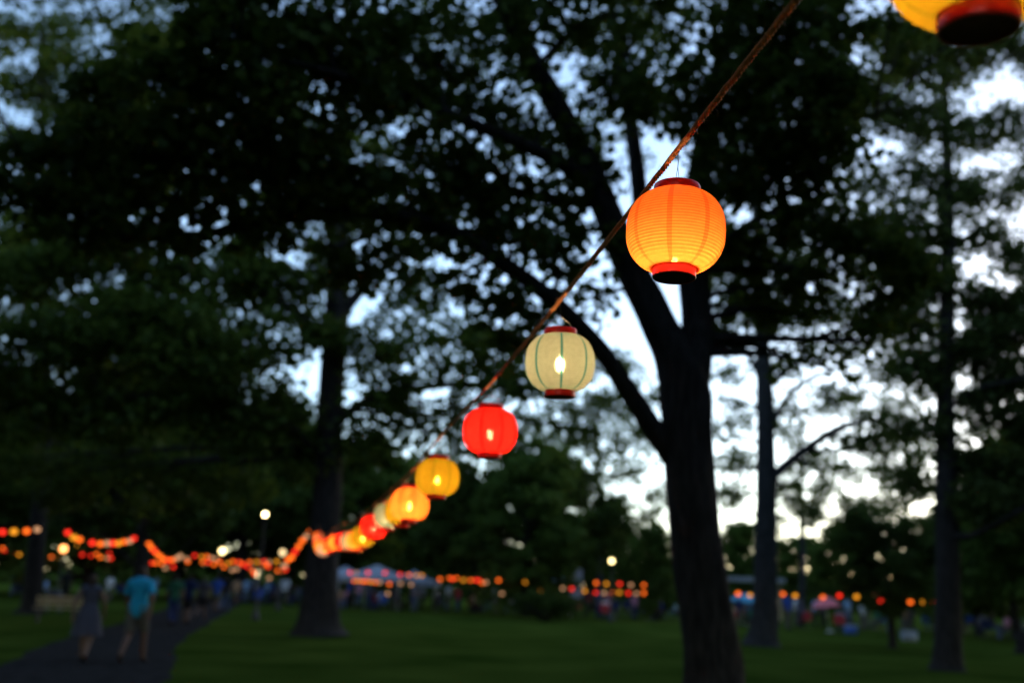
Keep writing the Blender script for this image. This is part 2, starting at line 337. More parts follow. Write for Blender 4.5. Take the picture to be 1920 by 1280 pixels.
# --- broad tree that the string is tied to
YB = 29.5
B = gnd(598, 1191); YB = B.y
tr = limb_pts([(596, 1193, YB, .98), (596, 1180, YB, .78), (598, 1150, YB, .62), (603, 1090, YB, .52), (608, 1000, YB, .47), (614, 880, YB, .44), (622, 740, YB, .42), (630, 600, YB, .40), (636, 470, YB, .34), (640, 340, YB, .28), (645, 180, YB, .2), (650, 20, YB, .1)], B)
lbB = [limb_pts(p, B) for p in [
    [(614, 860, YB, .2), (540, 800, YB - 1, .17), (440, 760, YB - 2, .13), (320, 740, YB - 3, .09), (200, 745, YB - 4, .04)],
    [(618, 800, YB, .2), (700, 745, YB - .6, .16), (800, 725, YB - 1, .13), (900, 720, YB - 1.5, .1), (1010, 735, YB - 2, .05)],
    [(626, 660, YB, .22), (560, 590, YB - 1, .18), (450, 530, YB - 2, .13), (330, 500, YB - 3, .07)],
    [(630, 600, YB, .2), (700, 520, YB, .17), (790, 450, YB, .12), (880, 400, YB, .06)]]]
lobB = [(520, 640, YB - 2, 90, 34), (430, 690, YB - 3, 100, 38), (330, 640, YB - 4, 110, 60), (220, 620, YB - 4, 110, 60), (100, 640, YB - 4, 110, 60), (330, 740, YB - 3, 100, 50), (210, 760, YB - 3, 110, 60), (90, 770, YB - 3, 110, 60), (450, 790, YB - 2, 90, 44), (540, 760, YB - 1, 70, 26), (560, 840, YB, 80, 30), (10, 700, YB - 3, 110, 60),
        (700, 640, YB - 1, 80, 30), (800, 660, YB - 2, 90, 26), (900, 690, YB - 2, 80, 20), (740, 730, YB - 1, 80, 30), (850, 760, YB - 1, 60, 12), (690, 820, YB, 70, 22), (970, 740, YB - 2, 60, 11), (780, 560, YB, 90, 24), (890, 600, YB, 80, 14), (1000, 700, YB - 2, 50, 7),
        (560, 520, YB - 1, 90, 40), (590, 620, YB - 1, 60, 18), (500, 560, YB - 1, 80, 26), (450, 500, YB - 2, 90, 46), (340, 520, YB - 3, 100, 55), (220, 500, YB - 3, 110, 60), (100, 510, YB - 3, 110, 60), (0, 560, YB - 2, 110, 50), (620, 400, YB, 120, 40), (760, 420, YB, 110, 30), (470, 400, YB, 110, 30), (300, 880, YB + 4, 110, 40), (150, 880, YB + 4, 110, 40), (430, 880, YB + 4, 90, 36), (20, 860, YB + 4, 110, 40), (700, 300, YB, 130, 30), (560, 280, YB, 130, 30)]
make_tree('broad spreading tree whose flared trunk the lantern rope is tied to', B, tr, lbB, lobes_px(lobB + [(1060, 720, YB, 60, 9), (1120, 690, YB, 60, 8), (960, 640, YB, 70, 14), (1180, 760, YB + 3, 55, 8), (1060, 800, YB + 2, 60, 10), (980, 810, YB + 2, 50, 9), (870, 820, YB + 2, 60, 18), (780, 800, YB + 1, 60, 16), (1150, 840, YB + 3, 50, 8)], B, .64) + [(x, y, z + 4, 4.2, 50) for x, y, z in [(-8, -6, 19), (-3, -7, 20), (3, -6, 20), (8, -5, 19), (-9, 1, 19), (-3, 1, 22), (4, 1, 22), (9, 2, 19), (-5, 7, 18), (2, 7, 19), (8, 8, 17), (-13, -4, 16)]], .22, MAT['leaf'], MAT['bark'], .85, 48, name='shade_tree', twigs=5)  # last high lobes are added to block overhead sky light from the lawn

# --- tall tree behind at the far left
C = gnd(58, 1150); YC = C.y
tr = limb_pts([(55, 1152, YC, .62), (58, 1135, YC, .42), (64, 1080, YC, .34), (72, 980, YC, .31), (80, 860, YC, .3), (84, 700, YC, .28), (82, 500, YC, .24), (80, 300, YC, .18), (80, 120, YC, .1), (80, -40, YC, .04)], C)
lobC = [(40, 160, YC, 70, 26), (120, 120, YC, 60, 18), (150, 230, YC, 80, 50), (60, 290, YC, 60, 20), (210, 150, YC, 80, 55), (270, 240, YC, 80, 55), (190, 340, YC, 80, 50), (60, 400, YC, 90, 50), (300, 100, YC, 60, 34), (250, 80, YC, 45, 20), (20, 60, YC, 60, 16), (110, 60, YC, 50, 12), (300, 360, YC, 60, 26), (20, 480, YC, 90, 50), (350, 160, YC, 70, 40), (-60, 250, YC, 100, 30), (360, 60, YC, 50, 24)]
make_tree('tall slim-trunked tree standing in grass beside the path walkers', C, tr, [], lobes_px(lobC, C, 1.1), .24, MAT['leaf'], MAT['bark'], .9, 44, twigs=5)

# --- grey tree with thin upswept limbs
D = gnd(1430, 1210); YD = D.y
tr = limb_pts([(1430, 1212, YD, 0.740), (1431, 1195, YD, 0.533), (1433, 1150, YD, 0.430), (1436, 1060, YD, 0.378), (1437, 940, YD, 0.353), (1436, 850, YD, 0.327), (1434, 740, YD, 0.292), (1430, 640, YD, 0.258), (1424, 520, YD, 0.215), (1418, 400, YD, 0.172), (1412, 250, YD, 0.112), (1408, 100, YD, 0.043)], D)
lbD = [limb_pts(p, D) for p in [
    [(1440, 905, YD, 0.156), (1475, 870, YD - .3, 0.169), (1520, 835, YD - .6, 0.143), (1580, 800, YD - 1, 0.117), (1640, 785, YD - 1.3, 0.078), (1700, 780, YD - 1.6, 0.039)],
    [(1437, 815, YD, 0.117), (1455, 780, YD, 0.117), (1480, 740, YD, 0.098), (1520, 710, YD, 0.078), (1580, 690, YD, 0.058), (1640, 670, YD, 0.026)],
    [(1434, 730, YD, 0.130), (1460, 705, YD + .4, 0.117), (1510, 675, YD + .8, 0.091), (1580, 655, YD + 1, 0.065), (1650, 655, YD + 1, 0.026)],
    [(1432, 720, YD, 0.117), (1400, 660, YD, 0.104), (1360, 630, YD, 0.078), (1310, 620, YD, 0.039)],
    [(1426, 560, YD, 0.169), (1480, 500, YD, 0.130), (1560, 450, YD, 0.091), (1640, 430, YD, 0.039)]]]
lobD = [(1450, 600, YD, 70, 14), (1530, 590, YD - .5, 80, 16), (1620, 620, YD - .5, 80, 17), (1700, 600, YD, 70, 14), (1370, 570, YD, 60, 13), (1350, 520, YD, 60, 12), (1500, 500, YD, 80, 17), (1620, 520, YD, 80, 16), (1700, 690, YD - 1, 70, 11), (1620, 700, YD, 60, 4), (1540, 660, YD, 55, 4), (1680, 780, YD - 1.5, 65, 8), (1600, 820, YD - 1, 55, 4), (1420, 460, YD, 90, 18), (1540, 400, YD, 100, 20), (1400, 320, YD, 100, 22), (1500, 280, YD, 100, 20), (1410, 180, YD, 100, 20), (1380, 880, YD + 3, 45, 4), (1480, 940, YD + 3, 50, 4), (1480, 770, YD, 55, 5), (1560, 745, YD, 55, 6), (1640, 830, YD - 1, 50, 6), (1385, 760, YD + 1, 45, 5), (1360, 820, YD + 2, 40, 5), (1530, 880, YD + 2, 50, 5), (1340, 440, YD, 60, 10), (1690, 860, YD - 1, 60, 6)]
make_tree('grey-trunked tree with thin upswept side limbs against the pale sky', D, tr, lbD, lobes_px(lobD, D, 1.45), .20, MAT['leaf_lacy'], MAT['bark_grey'], .8, 36, twigs=6)

# --- tall straight tree with lacy foliage
E = gnd(1778, 1256); YE = E.y
tr = limb_pts([(1778, 1259, YE, .5), (1778, 1235, YE, .36), (1777, 1150, YE, .31), (1776, 1000, YE, .28), (1774, 850, YE, .25), (1772, 700, YE, .22), (1776, 550, YE, .2), (1778, 400, YE, .16), (1774, 250, YE, .13), (1766, 100, YE, .1), (1760, -60, YE, .06)], E)
lbE = [limb_pts(p, E) for p in [
    [(1776, 1000, YE, .1), (1815, 1005, YE - .5, .09), (1860, 985, YE - 1, .075), (1910, 958, YE - 1.5, .06), (1980, 930, YE - 2, .03)],
    [(1774, 770, YE, .08), (1830, 730, YE - .5, .065), (1890, 715, YE - 1, .05), (1960, 700, YE - 1.5, .02)],
    [(1774, 640, YE, .07), (1720, 610, YE - .5, .055), (1660, 600, YE - 1, .03)],
    [(1777, 480, YE, .07), (1830, 430, YE, .05), (1890, 410, YE, .025)],
    [(1777, 380, YE, .07), (1720, 330, YE, .05), (1650, 310, YE, .025)],
    [(1768, 180, YE, .06), (1710, 130, YE, .045), (1650, 110, YE, .02)]]]
lobE = [(1700, 120, YE, 80, 13), (1790, 120, YE, 80, 14), (1870, 90, YE, 70, 9), (1660, 200, YE, 70, 11), (1750, 220, YE, 80, 11), (1830, 260, YE, 70, 7), (1900, 230, YE, 60, 6), (1720, 330, YE, 70, 6), (1640, 340, YE, 60, 4), (1790, 360, YE, 70, 9), (1880, 360, YE, 60, 6), (1720, 430, YE, 80, 13), (1650, 440, YE, 70, 12), (1850, 450, YE, 70, 6), (1920, 480, YE, 70, 6), (1740, 530, YE, 70, 13), (1830, 560, YE, 60, 8), (1910, 600, YE, 80, 16), (1700, 610, YE, 60, 9), (1830, 650, YE, 70, 16), (1900, 700, YE, 70, 16), (1720, 700, YE, 60, 10), (1850, 760, YE, 60, 10), (1920, 800, YE, 60, 10), (1730, 800, YE, 50, 5), (1830, 860, YE, 60, 9), (1910, 900, YE, 70, 16), (1850, 940, YE - .5, 60, 14), (1720, 900, YE + 1, 45, 5), (1690, 60, YE, 70, 9), (1780, 20, YE, 80, 12), (1880, 0, YE, 80, 10), (1690, -60, YE, 90, 10), (1840, -90, YE, 90, 10), (1980, 300, YE, 90, 14), (1980, 550, YE, 90, 14), (1980, 100, YE, 90, 12)]
make_tree('tall straight tree with lacy pale foliage and low side limb', E, tr, lbE, lobes_px(lobE, E, 4.3), .15, MAT['leaf_lacy'], MAT['bark'], .62, 34, twigs=7)

# --- thin airy trees standing farther off
def airy(px, py, label, top, lob, k):
    F = gnd(px, py); YF = F.y
    tr = limb_pts([(px, py + 2, YF, .34), (px, py - 8, YF, .22), (px + 3, (py * 2 + top) / 3, YF, .17), (px - 3, (py + top * 2) / 3, YF, .12), (px, top, YF, .04)], F, 5)
    make_tree(label, F, tr, [], lobes_px([(a, b, YF + c, r, n) for a, b, c, r, n in lob], F, k), .24, MAT['leaf_lacy'], MAT['bark_grey'], .75, 26, twigs=6)
airy(1122, 1150, 'airy thin tree above the lone park lamp, sky showing through', 700, [(1090, 770, 0, 50, 9), (1150, 740, 1, 50, 9), (1180, 800, 0, 50, 9), (1120, 830, 1, 45, 8), (1060, 830, 0, 45, 9), (1190, 880, 0, 45, 9), (1140, 900, 0, 35, 4), (1080, 890, 0, 40, 8), (1230, 930, 0, 40, 8), (1170, 690, 0, 45, 8), (1090, 940, 0, 40, 10), (1010, 790, 0, 40, 8), (1220, 830, 1, 40, 6), (1130, 770, 0, 60, 10), (1200, 740, 0, 50, 8), (1050, 740, 0, 50, 9), (1150, 950, 0, 30, 3), (1210, 970, 0, 40, 8)], 3.0)
airy(1502, 1172, 'airy thin tree behind the grey trunk, foliage faint against the sky', 780, [(1480, 820, 0, 45, 5), (1530, 860, 0, 45, 6), (1480, 900, 0, 40, 6), (1550, 930, 0, 45, 8), (1390, 860, 1, 40, 7), (1370, 930, 1, 35, 7), (1590, 880, 1, 40, 6), (1510, 960, 0, 40, 9), (1560, 760, 0, 45, 8), (1600, 960, 0, 40, 10), (1390, 790, 0, 30, 3), (1440, 980, 0, 35, 9), (1460, 690, 0, 45, 6), (1370, 700, 1, 40, 6)], 3.0)
airy(1700, 1176, 'airy thin tree between the dome-shaped tree and the lacy tree', 790, [(1690, 840, 0, 45, 8), (1650, 890, 0, 45, 9), (1720, 910, 0, 45, 10), (1670, 950, 0, 45, 11), (1620, 950, 0, 35, 8), (1730, 980, 0, 40, 9), (1640, 830, 0, 40, 7), (1690, 760, 0, 50, 9), (1620, 760, 0, 50, 7), (1730, 840, 0, 45, 9)], 2.8)

# --- background trees, three kinds copied at several sizes
def bg_proto(kind):
    H = 10.0; lb = []
    nl = 20
    for k in range(nl):
        a = k * 2.4 + rnd.uniform(-.4, .4); hz = (k + .5) / nl
        if kind == 0: r = 3.6 * math.sin(math.pi * (0.12 + .83 * hz)) ** .7; z = 1.6 + 8.2 * hz; lr = 1.5
        elif kind == 1: r = 3.0 * (1 - hz) ** .6 + .3; z = 1.0 + 9 * hz; lr = 1.35
        else: r = 4.2 * math.sin(math.pi * (0.2 + .7 * hz)) ** .8; z = 3.0 + 6.6 * hz; lr = 1.4
        rr = r * rnd.uniform(.35, .9); lb.append((rr * math.cos(a), rr * math.sin(a), z, lr * rnd.uniform(.8, 1.25), 40))
    return [(0, 0, -.05, .42), (0, 0, .25, .28), (.05, 0, 1.5, .24), (.1, .05, 4, .18), (0, .1, 7, .1), (0, 0, 9, .03)], lb
protos = []
for k, (mt) in enumerate([MAT['leaf_far'], MAT['leaf_far'], MAT['leaf_dark']]):
    tk, lb = bg_proto(k); m = MB(); s = spline(tk, 5); m.tube([p[:3] for p in s], [p[3] for p in s], 10, .08); tm = m.mesh('trunk'); tm.materials.append(MAT['bark'])
    bm_ = MB(); cl = []
    for l in lb:
        Cc = lobe_clumps(l[:3], l[3], l[3], l[3] * .75, l[4], .5, 26, .2); cl.append(Cc)
        z0 = max(.8, l[2] - 1.5 - .3 * l[3]); bm_.tube([(0.05, 0, z0), ((l[0]) * .5, l[1] * .5, (z0 + l[2]) / 2), l[:3]], [.07, .05, .02], 5, caps=False)
        for q in Cc[:4]: bm_.tube([l[:3], q[:3]], [.02, .006], 4, caps=False)
    bmm = bm_.mesh('branches'); bmm.materials.append(MAT['bark'])
    protos.append((tm, bmm, leaf_mesh('crown', np.vstack(cl), .26, mt)))
BGT = [  # px, distance, height, width factor, kind, label
    (-60, 70, 15, 1.2, 0, 'leafy tree behind the lantern string tied left of the slim trunk'), (40, 82, 15, 1.2, 2, 'dark tree far behind the slim-trunked tree'), (165, 66, 13, 1.25, 0, 'round tree in the back row behind the woman in the dress'),
    (262, 46, 14, .9, 2, 'dark tree right behind the walking couple, rising above the path'), (330, 84, 15, 1.3, 0, 'wide tree behind the steep sloping lantern string'), (450, 72, 14, 1.2, 2, 'dark tree over the crowd, lit by the bright park lamp'),
    (545, 88, 15, 1.2, 0, 'tree far behind the left side of the roped trunk'), (660, 78, 12.5, 1.25, 0, 'tree rising directly behind the white marquees'), (745, 92, 13, 1.3, 2, 'dark tree farthest behind the marquees'), (820, 76, 10.5, 1.1, 0, 'round tree beside the last marquee'),
    (890, 66, 9.6, 1.05, 2, 'dark tree above the lantern line mid lawn'), (985, 60, 10.2, 1.0, 0, 'large green tree standing right behind the low shrub'), (1050, 64, 9.8, 1.0, 2, 'dark tree above the pale blue parasol'), (1110, 84, 8.0, 1.3, 0, 'tree behind the park lamp over the double lantern row'),
    (1200, 88, 6.6, 1.3, 0, 'low round tree above the double lantern row'), (1232, 62, 5.4, 1.0, 1, 'small pointed light green tree beside the forked trunk'), (1385, 90, 7.6, 1.4, 1, 'pointed tree behind the shelter roof'), (1500, 88, 6.6, 1.7, 0, 'low wide tree behind the sparse lantern line'),
    (1590, 70, 6.6, 1.25, 0, 'dome-shaped green tree above the pink parasol'), (1668, 37, 4.7, 1.15, 2, 'small open-stemmed tree with its own thin trunk in the lawn'), (1745, 84, 7.2, 1.2, 0, 'tree far behind the lacy straight trunk'),
    (1830, 58, 7.4, 1.3, 0, 'tree behind the low side limb of the lacy tree'), (1900, 52, 8.4, 1.2, 2, 'dark tree above the cut stump'), (1990, 46, 10, 1.2, 0, 'leafy tree past the dark tree by the stump')]
for i, (px, Y, H, wf, k, lbl) in enumerate(BGT):
    p = atY(px, 1100, Y); p.z = 0
    t = tag(empty('background_tree', p, (0, 0, rnd.uniform(0, 6.28))), lbl, 'tree', 'trees behind the festival lights')
    s = H / 10.0; t.scale = (s * wf, s * wf, s)
    for nme, mm in zip(('trunk', 'branches', 'crown'), protos[k]):
        o = inst(nme, mm, t)
        if nme != 'trunk': o['kind'] = 'stuff'
for j, (x, y, H, wf) in enumerate([(-15, -3, 15, 1.4), (15, -4, 16, 1.4), (-5, -9, 17, 1.6), (6.5, -10, 16, 1.6), (0, -21, 17, 1.6), (-18, -9, 16, 1.6), (18, -9, 16, 1.6), (-24, 11, 15, 1.5), (22, 13, 15, 1.4), (-27, 19, 15, 1.3), (27, 21, 15, 1.3), (-34, 22, 16, 1.6), (-44, 34, 16, 1.6), (-34, -2, 16, 1.6), (34, 4, 16, 1.6), (36, 26, 15, 1.5), (-52, 50, 17, 1.6), (-28, 7, 17, 1.6), (-22, -16, 17, 1.6), (-40, 14, 17, 1.6), (28, -3, 16, 1.5), (-44, 60, 16, 1.5), (46, 44, 15, 1.6)]):  # unseen trees added beside and behind the camera to darken the near lawn
    t = tag(empty('background_tree', (x, y, 0), (0, 0, j * 1.3)), 'large leafy tree added out of view to shade the lawn before the lantern rope', 'tree', 'unseen shade trees added around the near lawn')
    s = H / 10.0; t.scale = (s * wf, s * wf, s)
    for nme, mm in zip(('trunk', 'branches', 'crown'), protos[0 if j % 2 else 2]):
        o = inst(nme, mm, t)
        if nme != 'trunk': o['kind'] = 'stuff'
# dark low shrub on the lawn
def bush(px, py, w, h, label):
    p = gnd(px, py); t = tag(empty('shrub', p), label, 'shrub')
    cl = [lobe_clumps((w * .32 * math.cos(a), w * .32 * math.sin(a), h * z), w * .28, w * .28, h * .3, 26, .22, 30, .1) for a, z in zip(np.arange(7) * .9, (.35, .3, .4, .35, .6, .62, .5))]
    m = MB()
    for c in cl:
        for q in c[:6]: m.tube([(0, 0, -.03), (q[0] * .4, q[1] * .4, q[2] * .6), q[:3]], [.035, .02, .006], 5, caps=False)
    m.build('stem', MAT['bark'], t); tag(inst('foliage', leaf_mesh('foliage', np.vstack(cl), .12, MAT['leaf_dark']), t), kind='stuff')
bush(1020, 1164, 3.6, 1.9, 'low dark round shrub alone on the lawn')
# closing belt of woods far off
cl = []
for x in np.arange(-150, 151, 2.5):
    cl.append(lobe_clumps((x, 128 + 6 * math.sin(x * .2), 2.6), 3.6, 2.5, 2.8 + 1.2 * math.sin(x * .13 + 1) + (5.0 if x < -10 else 0), 34 + (30 if x < -10 else 0), 1.1, 24, 0))
    cl.append(lobe_clumps((x, 122 + 5 * math.sin(x * .31 + 2), 1.0), 2.4, 1.5, 1.4, 16, .8, 22, 0))
wd = inst('distant_woods', leaf_mesh('distant_woods', np.vstack(cl), .6, MAT['leaf_far']))
tag(wd, 'distant belt of dark woods closing the park', 'woods', kind='stuff')

# ------------------------------------------------------------------ lanterns
def shade_profile(w, h, r0, r1, ribs, per, amp):
    """radius/height list from bottom rim to top rim"""
    out = []; n = ribs * per
    for i in range(n + 1):
        t = i / n; e = abs(2 * t - 1)
        bulge = (1 - e ** 2.45) ** .60
        rr = (r1 if t > .5 else r0) + (w / 2 - (r1 if t > .5 else r0)) * bulge
        rip = amp * (abs(math.sin(math.pi * i / per)) - .6) if per > 1 else 0
        out.append((rr + rip * (1 if 0 < i < n else 0), t * h))
    return out
W, H_, RB, RTOP, CH, HL = .243, .198, .052, .057, .022, .10
def lantern_meshes(hi):
    n = 72 if hi else 14
    m = MB(); m.lathe(shade_profile(W, H_, RB * .98, RTOP * .98, 27 if hi else 9, 4 if hi else 1, .0022), n, z0=CH); shade = m.mesh('shade')
    m = MB(); nn = 48 if hi else 12
    m.lathe([(RB * .93, .001), (RB * 1.0, 0), (RB * 1.02, .002), (RB * 1.02, CH + .003), (RB * 1.0, CH + .004)], nn)
    bot = m.mesh('bottom_rim')
    m = MB(); m.lathe([(.001, .003), (RB * .5, .0035), (RB * 1.03, .003)], nn, True); plate = m.mesh('base_plate')
    m = MB(); z = CH + H_; m.lathe([(RTOP, z - .004), (RTOP * 1.02, z - .003), (RTOP * 1.02, z + CH - .002), (RTOP, z + CH), (RTOP * .95, z + CH - .001)], nn)
    top = m.mesh('top_rim')
    return shade, bot, plate, top
hi_m = lantern_meshes(True); lo_m = lantern_meshes(False)
for mm in (hi_m, lo_m):
    mm[0].materials.append(MAT['rim']); mm[1].materials.append(MAT['rim']); mm[2].materials.append(MAT['under']); mm[3].materials.append(MAT['rim'])
    for q in mm: q.polygons.foreach_set('use_smooth', np.ones(len(q.polygons), bool))
def sm_shade(me):
    pass
m = MB(); m.lathe([(.0015, -.019), (.008, -.016), (.0125, -.006), (.013, .003), (.010, .013), (.004, .021), (.0008, .024)], 10, True, True); bulb_m = m.mesh('bulb'); bulb_m.materials.append(MAT['bulb'])
m = MB(); m.lathe([(.011, 0), (.011, 1), (.008, 1)], 10, True, True); sock_m = m.mesh('socket'); sock_m.materials.append(MAT['wire'])
m = MB()
Tz = CH * 2 + H_
hw = [(RTOP * .97, 0, Tz - .006), (RTOP * .75, 0, Tz + .02), (RTOP * .3, .004, Tz + .040), (0, 0, Tz + .045), (-RTOP * .3, -.004, Tz + .040), (-RTOP * .75, 0, Tz + .02), (-RTOP * .97, 0, Tz - .006)]
m.tube(spline(hw, 4), .0012, 6)
m.tube([(0, 0, Tz + .044), (.002, .001, Tz + .06), (-.0015, 0, Tz + .08), (.001, 0, Tz + HL + .004)], .0011, 6)
hang_m = m.mesh('hanger'); hang_m.materials.append(MAT['wire'])
m = MB(); m.tube([(.001, 0, Tz + HL + .004), (-.0008, 0, Tz + .085), (.0006, 0, Tz + .068), (0, 0, Tz + .052)], .0011, 6)   # one straight wire splitting in two over a cross bar
for q in (-1, 1): m.tube([(0, 0, Tz + .053), (q * .003, 0, Tz + .03), (q * .0055, 0, Tz - .006)], .0008, 6)
m.tube([(-RTOP * .97, 0, Tz - .006), (0, 0, Tz - .0055), (RTOP * .97, 0, Tz - .006)], .0012, 6)
hang_v = m.mesh('hanger'); hang_v.materials.append(MAT['wire'])
COL = {'orange': ((.90, .195, .030), (.74, .13, .018)), 'yellow': ((.255, .145, .006), (.17, .12, .006)), 'red': ((.9, .014, .010), (.55, .006, .005)), 'pale': ((.195, .21, .155), (.026, .10, .092))}
for k, (c, s) in COL.items():
    MAT['paper_' + k] = paper('paper_' + k, c, s, .07 if k != 'pale' else .05, clear=.004 if k != 'pale' else .0022, halo=.10 if k != 'pale' else .22)
EM = {'orange': (1, .145, .012), 'yellow': (1, .36, .02), 'red': (1, .028, .014), 'pale': (.95, .48, .24)}
for k, c in EM.items(): MAT['glow_' + k] = emit('glow_' + k, c, {'orange': .78, 'yellow': .52, 'red': .74, 'pale': .33}[k])
MAT['bulb_far'] = emit('bulb_far', (1, .62, .3), 60)
NWORD = ['first', 'second', 'third', 'fourth', 'fifth', 'sixth', 'seventh', 'eighth', 'ninth', 'tenth', 'eleventh', 'twelfth', 'thirteenth', 'fourteenth', 'fifteenth', 'sixteenth', 'seventeenth']
def near_lantern(top, colr, label, tilt=(0, 0, 0), bz=.085, scale=1.0):
    """top: where its wire meets the rope"""
    t = tag(empty('paper_lantern', (0, 0, 0), tilt), label, 'lantern', 'paper lanterns hung along the near rope')
    t.scale = (scale,) * 3
    t.location = Vector(top) - Matrix.Rotation(tilt[1], 3, 'Y') @ Matrix.Rotation(tilt[0], 3, 'X') @ Vector((0, 0, (Tz + HL) * scale))
    inst('shade', hi_m[0], t, MAT['paper_' + colr]); inst('bottom_rim', hi_m[1], t); inst('base_plate', hi_m[2], t); inst('top_rim', hi_m[3], t); inst('hanger', hang_v if bz < .035 else hang_m, t)
    s = inst('socket', sock_m, t, loc=(0, 0, .004)); s.scale = (1, 1, bz - .024)
    b = inst('bulb', bulb_m, t, loc=(0, 0, bz)); b.scale = (1, 1, 1)
    return t
def far_lantern(p, colr, label, group, s=1.0):
    t = tag(empty('paper_lantern', p), label, 'lantern', group); t.scale = (s,) * 3; t.location = Vector(p) - Vector((0, 0, (CH + H_ / 2) * s))
    inst('shade', lo_m[0], t, MAT['glow_' + colr]); inst('bottom_rim', lo_m[1], t); inst('base_plate', lo_m[2], t); inst('top_rim', lo_m[3], t)
    return t

# rope: through the points where the lanterns hang, tied to the broad tree at its far end
HANG = [  # px, py of lantern centre, depth, colour, bulb height
    (1770, -84, 1.38, 'yellow', .10), (1273, 434, 2.47, 'orange', .032), (1045, 680, 3.48, 'pale', .115), (917, 808, 4.45, 'red', .105), (819, 895, 5.55, 'yellow', .105),
    (772, 945, 6.25, 'orange', .105), (752, 941, 7.1, 'yellow', .10), (731, 967, 8.3, 'pale', .10), (703, 988, 9.2, 'red', .10), (687, 1012, 10.2, 'yellow', .10), (669, 1013, 10.9, 'orange', .10),
    (655, 1019, 11.8, 'pale', .10), (644, 1014, 12.8, 'red', .10), (633, 1026, 13.8, 'orange', .10), (623, 1020, 14.8, 'red', .10), (616, 1021, 16.2, 'orange', .10)]
tops = [at(px, py, z) + Vector((0, 0, H_ / 2 + CH + HL)) for px, py, z, *_ in HANG]
ctl = [Vector((6.4, -9.8, 5.2)), Vector((3.6, -4.6, 4.25)), Vector((1.05, .35, 3.30))] + tops[:1] + tops[1:6] + [tops[7], tops[8], tops[10], tops[12], tops[14]] + [at(607, 1006, 19), at(600, 996, 23), at(597, 986, YB / math.cos(PITCH) * .965)]
rope_c = [Vector(p) for p in spline([tuple(p) for p in ctl], 40)]
def rope_at(P):
    return min(rope_c, key=lambda q: (q.x - P.x) ** 2 + (q.y - P.y) ** 2)
def near_desc(i): return f'counted down the near rope from its high end'
LB = ['amber yellow lantern at the high end of the rope, cut off by the frame', 'glowing orange ribbed lantern in sharp focus, red rims, hung below the jute rope', 'pale cream lantern with teal stripes hanging next to the sharp orange one', 'bright red lantern hanging between the pale striped one and a yellow one', 'yellow lantern hanging right after the bright red one', 'orange lantern overlapping the yellow ones on the rope',
      'yellow lantern half hidden behind the blurred orange one', 'pale blue-grey lantern with glowing bulb next to the lower red lantern', 'lower red lantern just after the pale blue-grey one', 'yellow-green lantern below the lower red one', 'orange lantern beside the yellow-green one low on the rope', 'pale lantern mostly hidden behind low orange lantern', 'red lantern low on the rope behind the pale hidden one', 'orange lantern at the lowest sag of the rope', 'red lantern where the rope starts rising to the tree', 'orange lantern on the rising rope just after the last red one']
for i, (px, py, z, c, bz) in enumerate(HANG):
    r = tops[i]; q = rope_at(r); top = Vector((q.x, q.y, q.z)) if i > 5 else r
    near_lantern(top if i > 5 else r, c, LB[i], tilt=(R(rnd.uniform(-2, 2)), R({0: -6, 1: 2.0, 2: -2, 3: -1}.get(i, rnd.uniform(-3, 3))), R({1: 12, 2: 28, 3: 10}.get(i, rnd.uniform(0, 360)))), bz=bz)
# further lanterns up to the trunk
cols_cycle = ['pale', 'orange', 'yellow', 'red', 'orange', 'pale', 'orange', 'orange', 'orange', 'orange']
seg = [p for p in rope_c if p.y > tops[-1].y + 1.0]
acc = 0; last = None; k = 0
for p in seg:
    if last is not None: acc += (p - last).length
    last = p
    if acc >= 1.25 and p.y < B.y - 1.2:
        acc = 0; c = cols_cycle[k % len(cols_cycle)]; k += 1
        far_lantern(p - Vector((0, 0, .24)), c, f'tiny {c} lantern on the last rising stretch of rope before the tree trunk', f'{c} lanterns rising to the trunk')
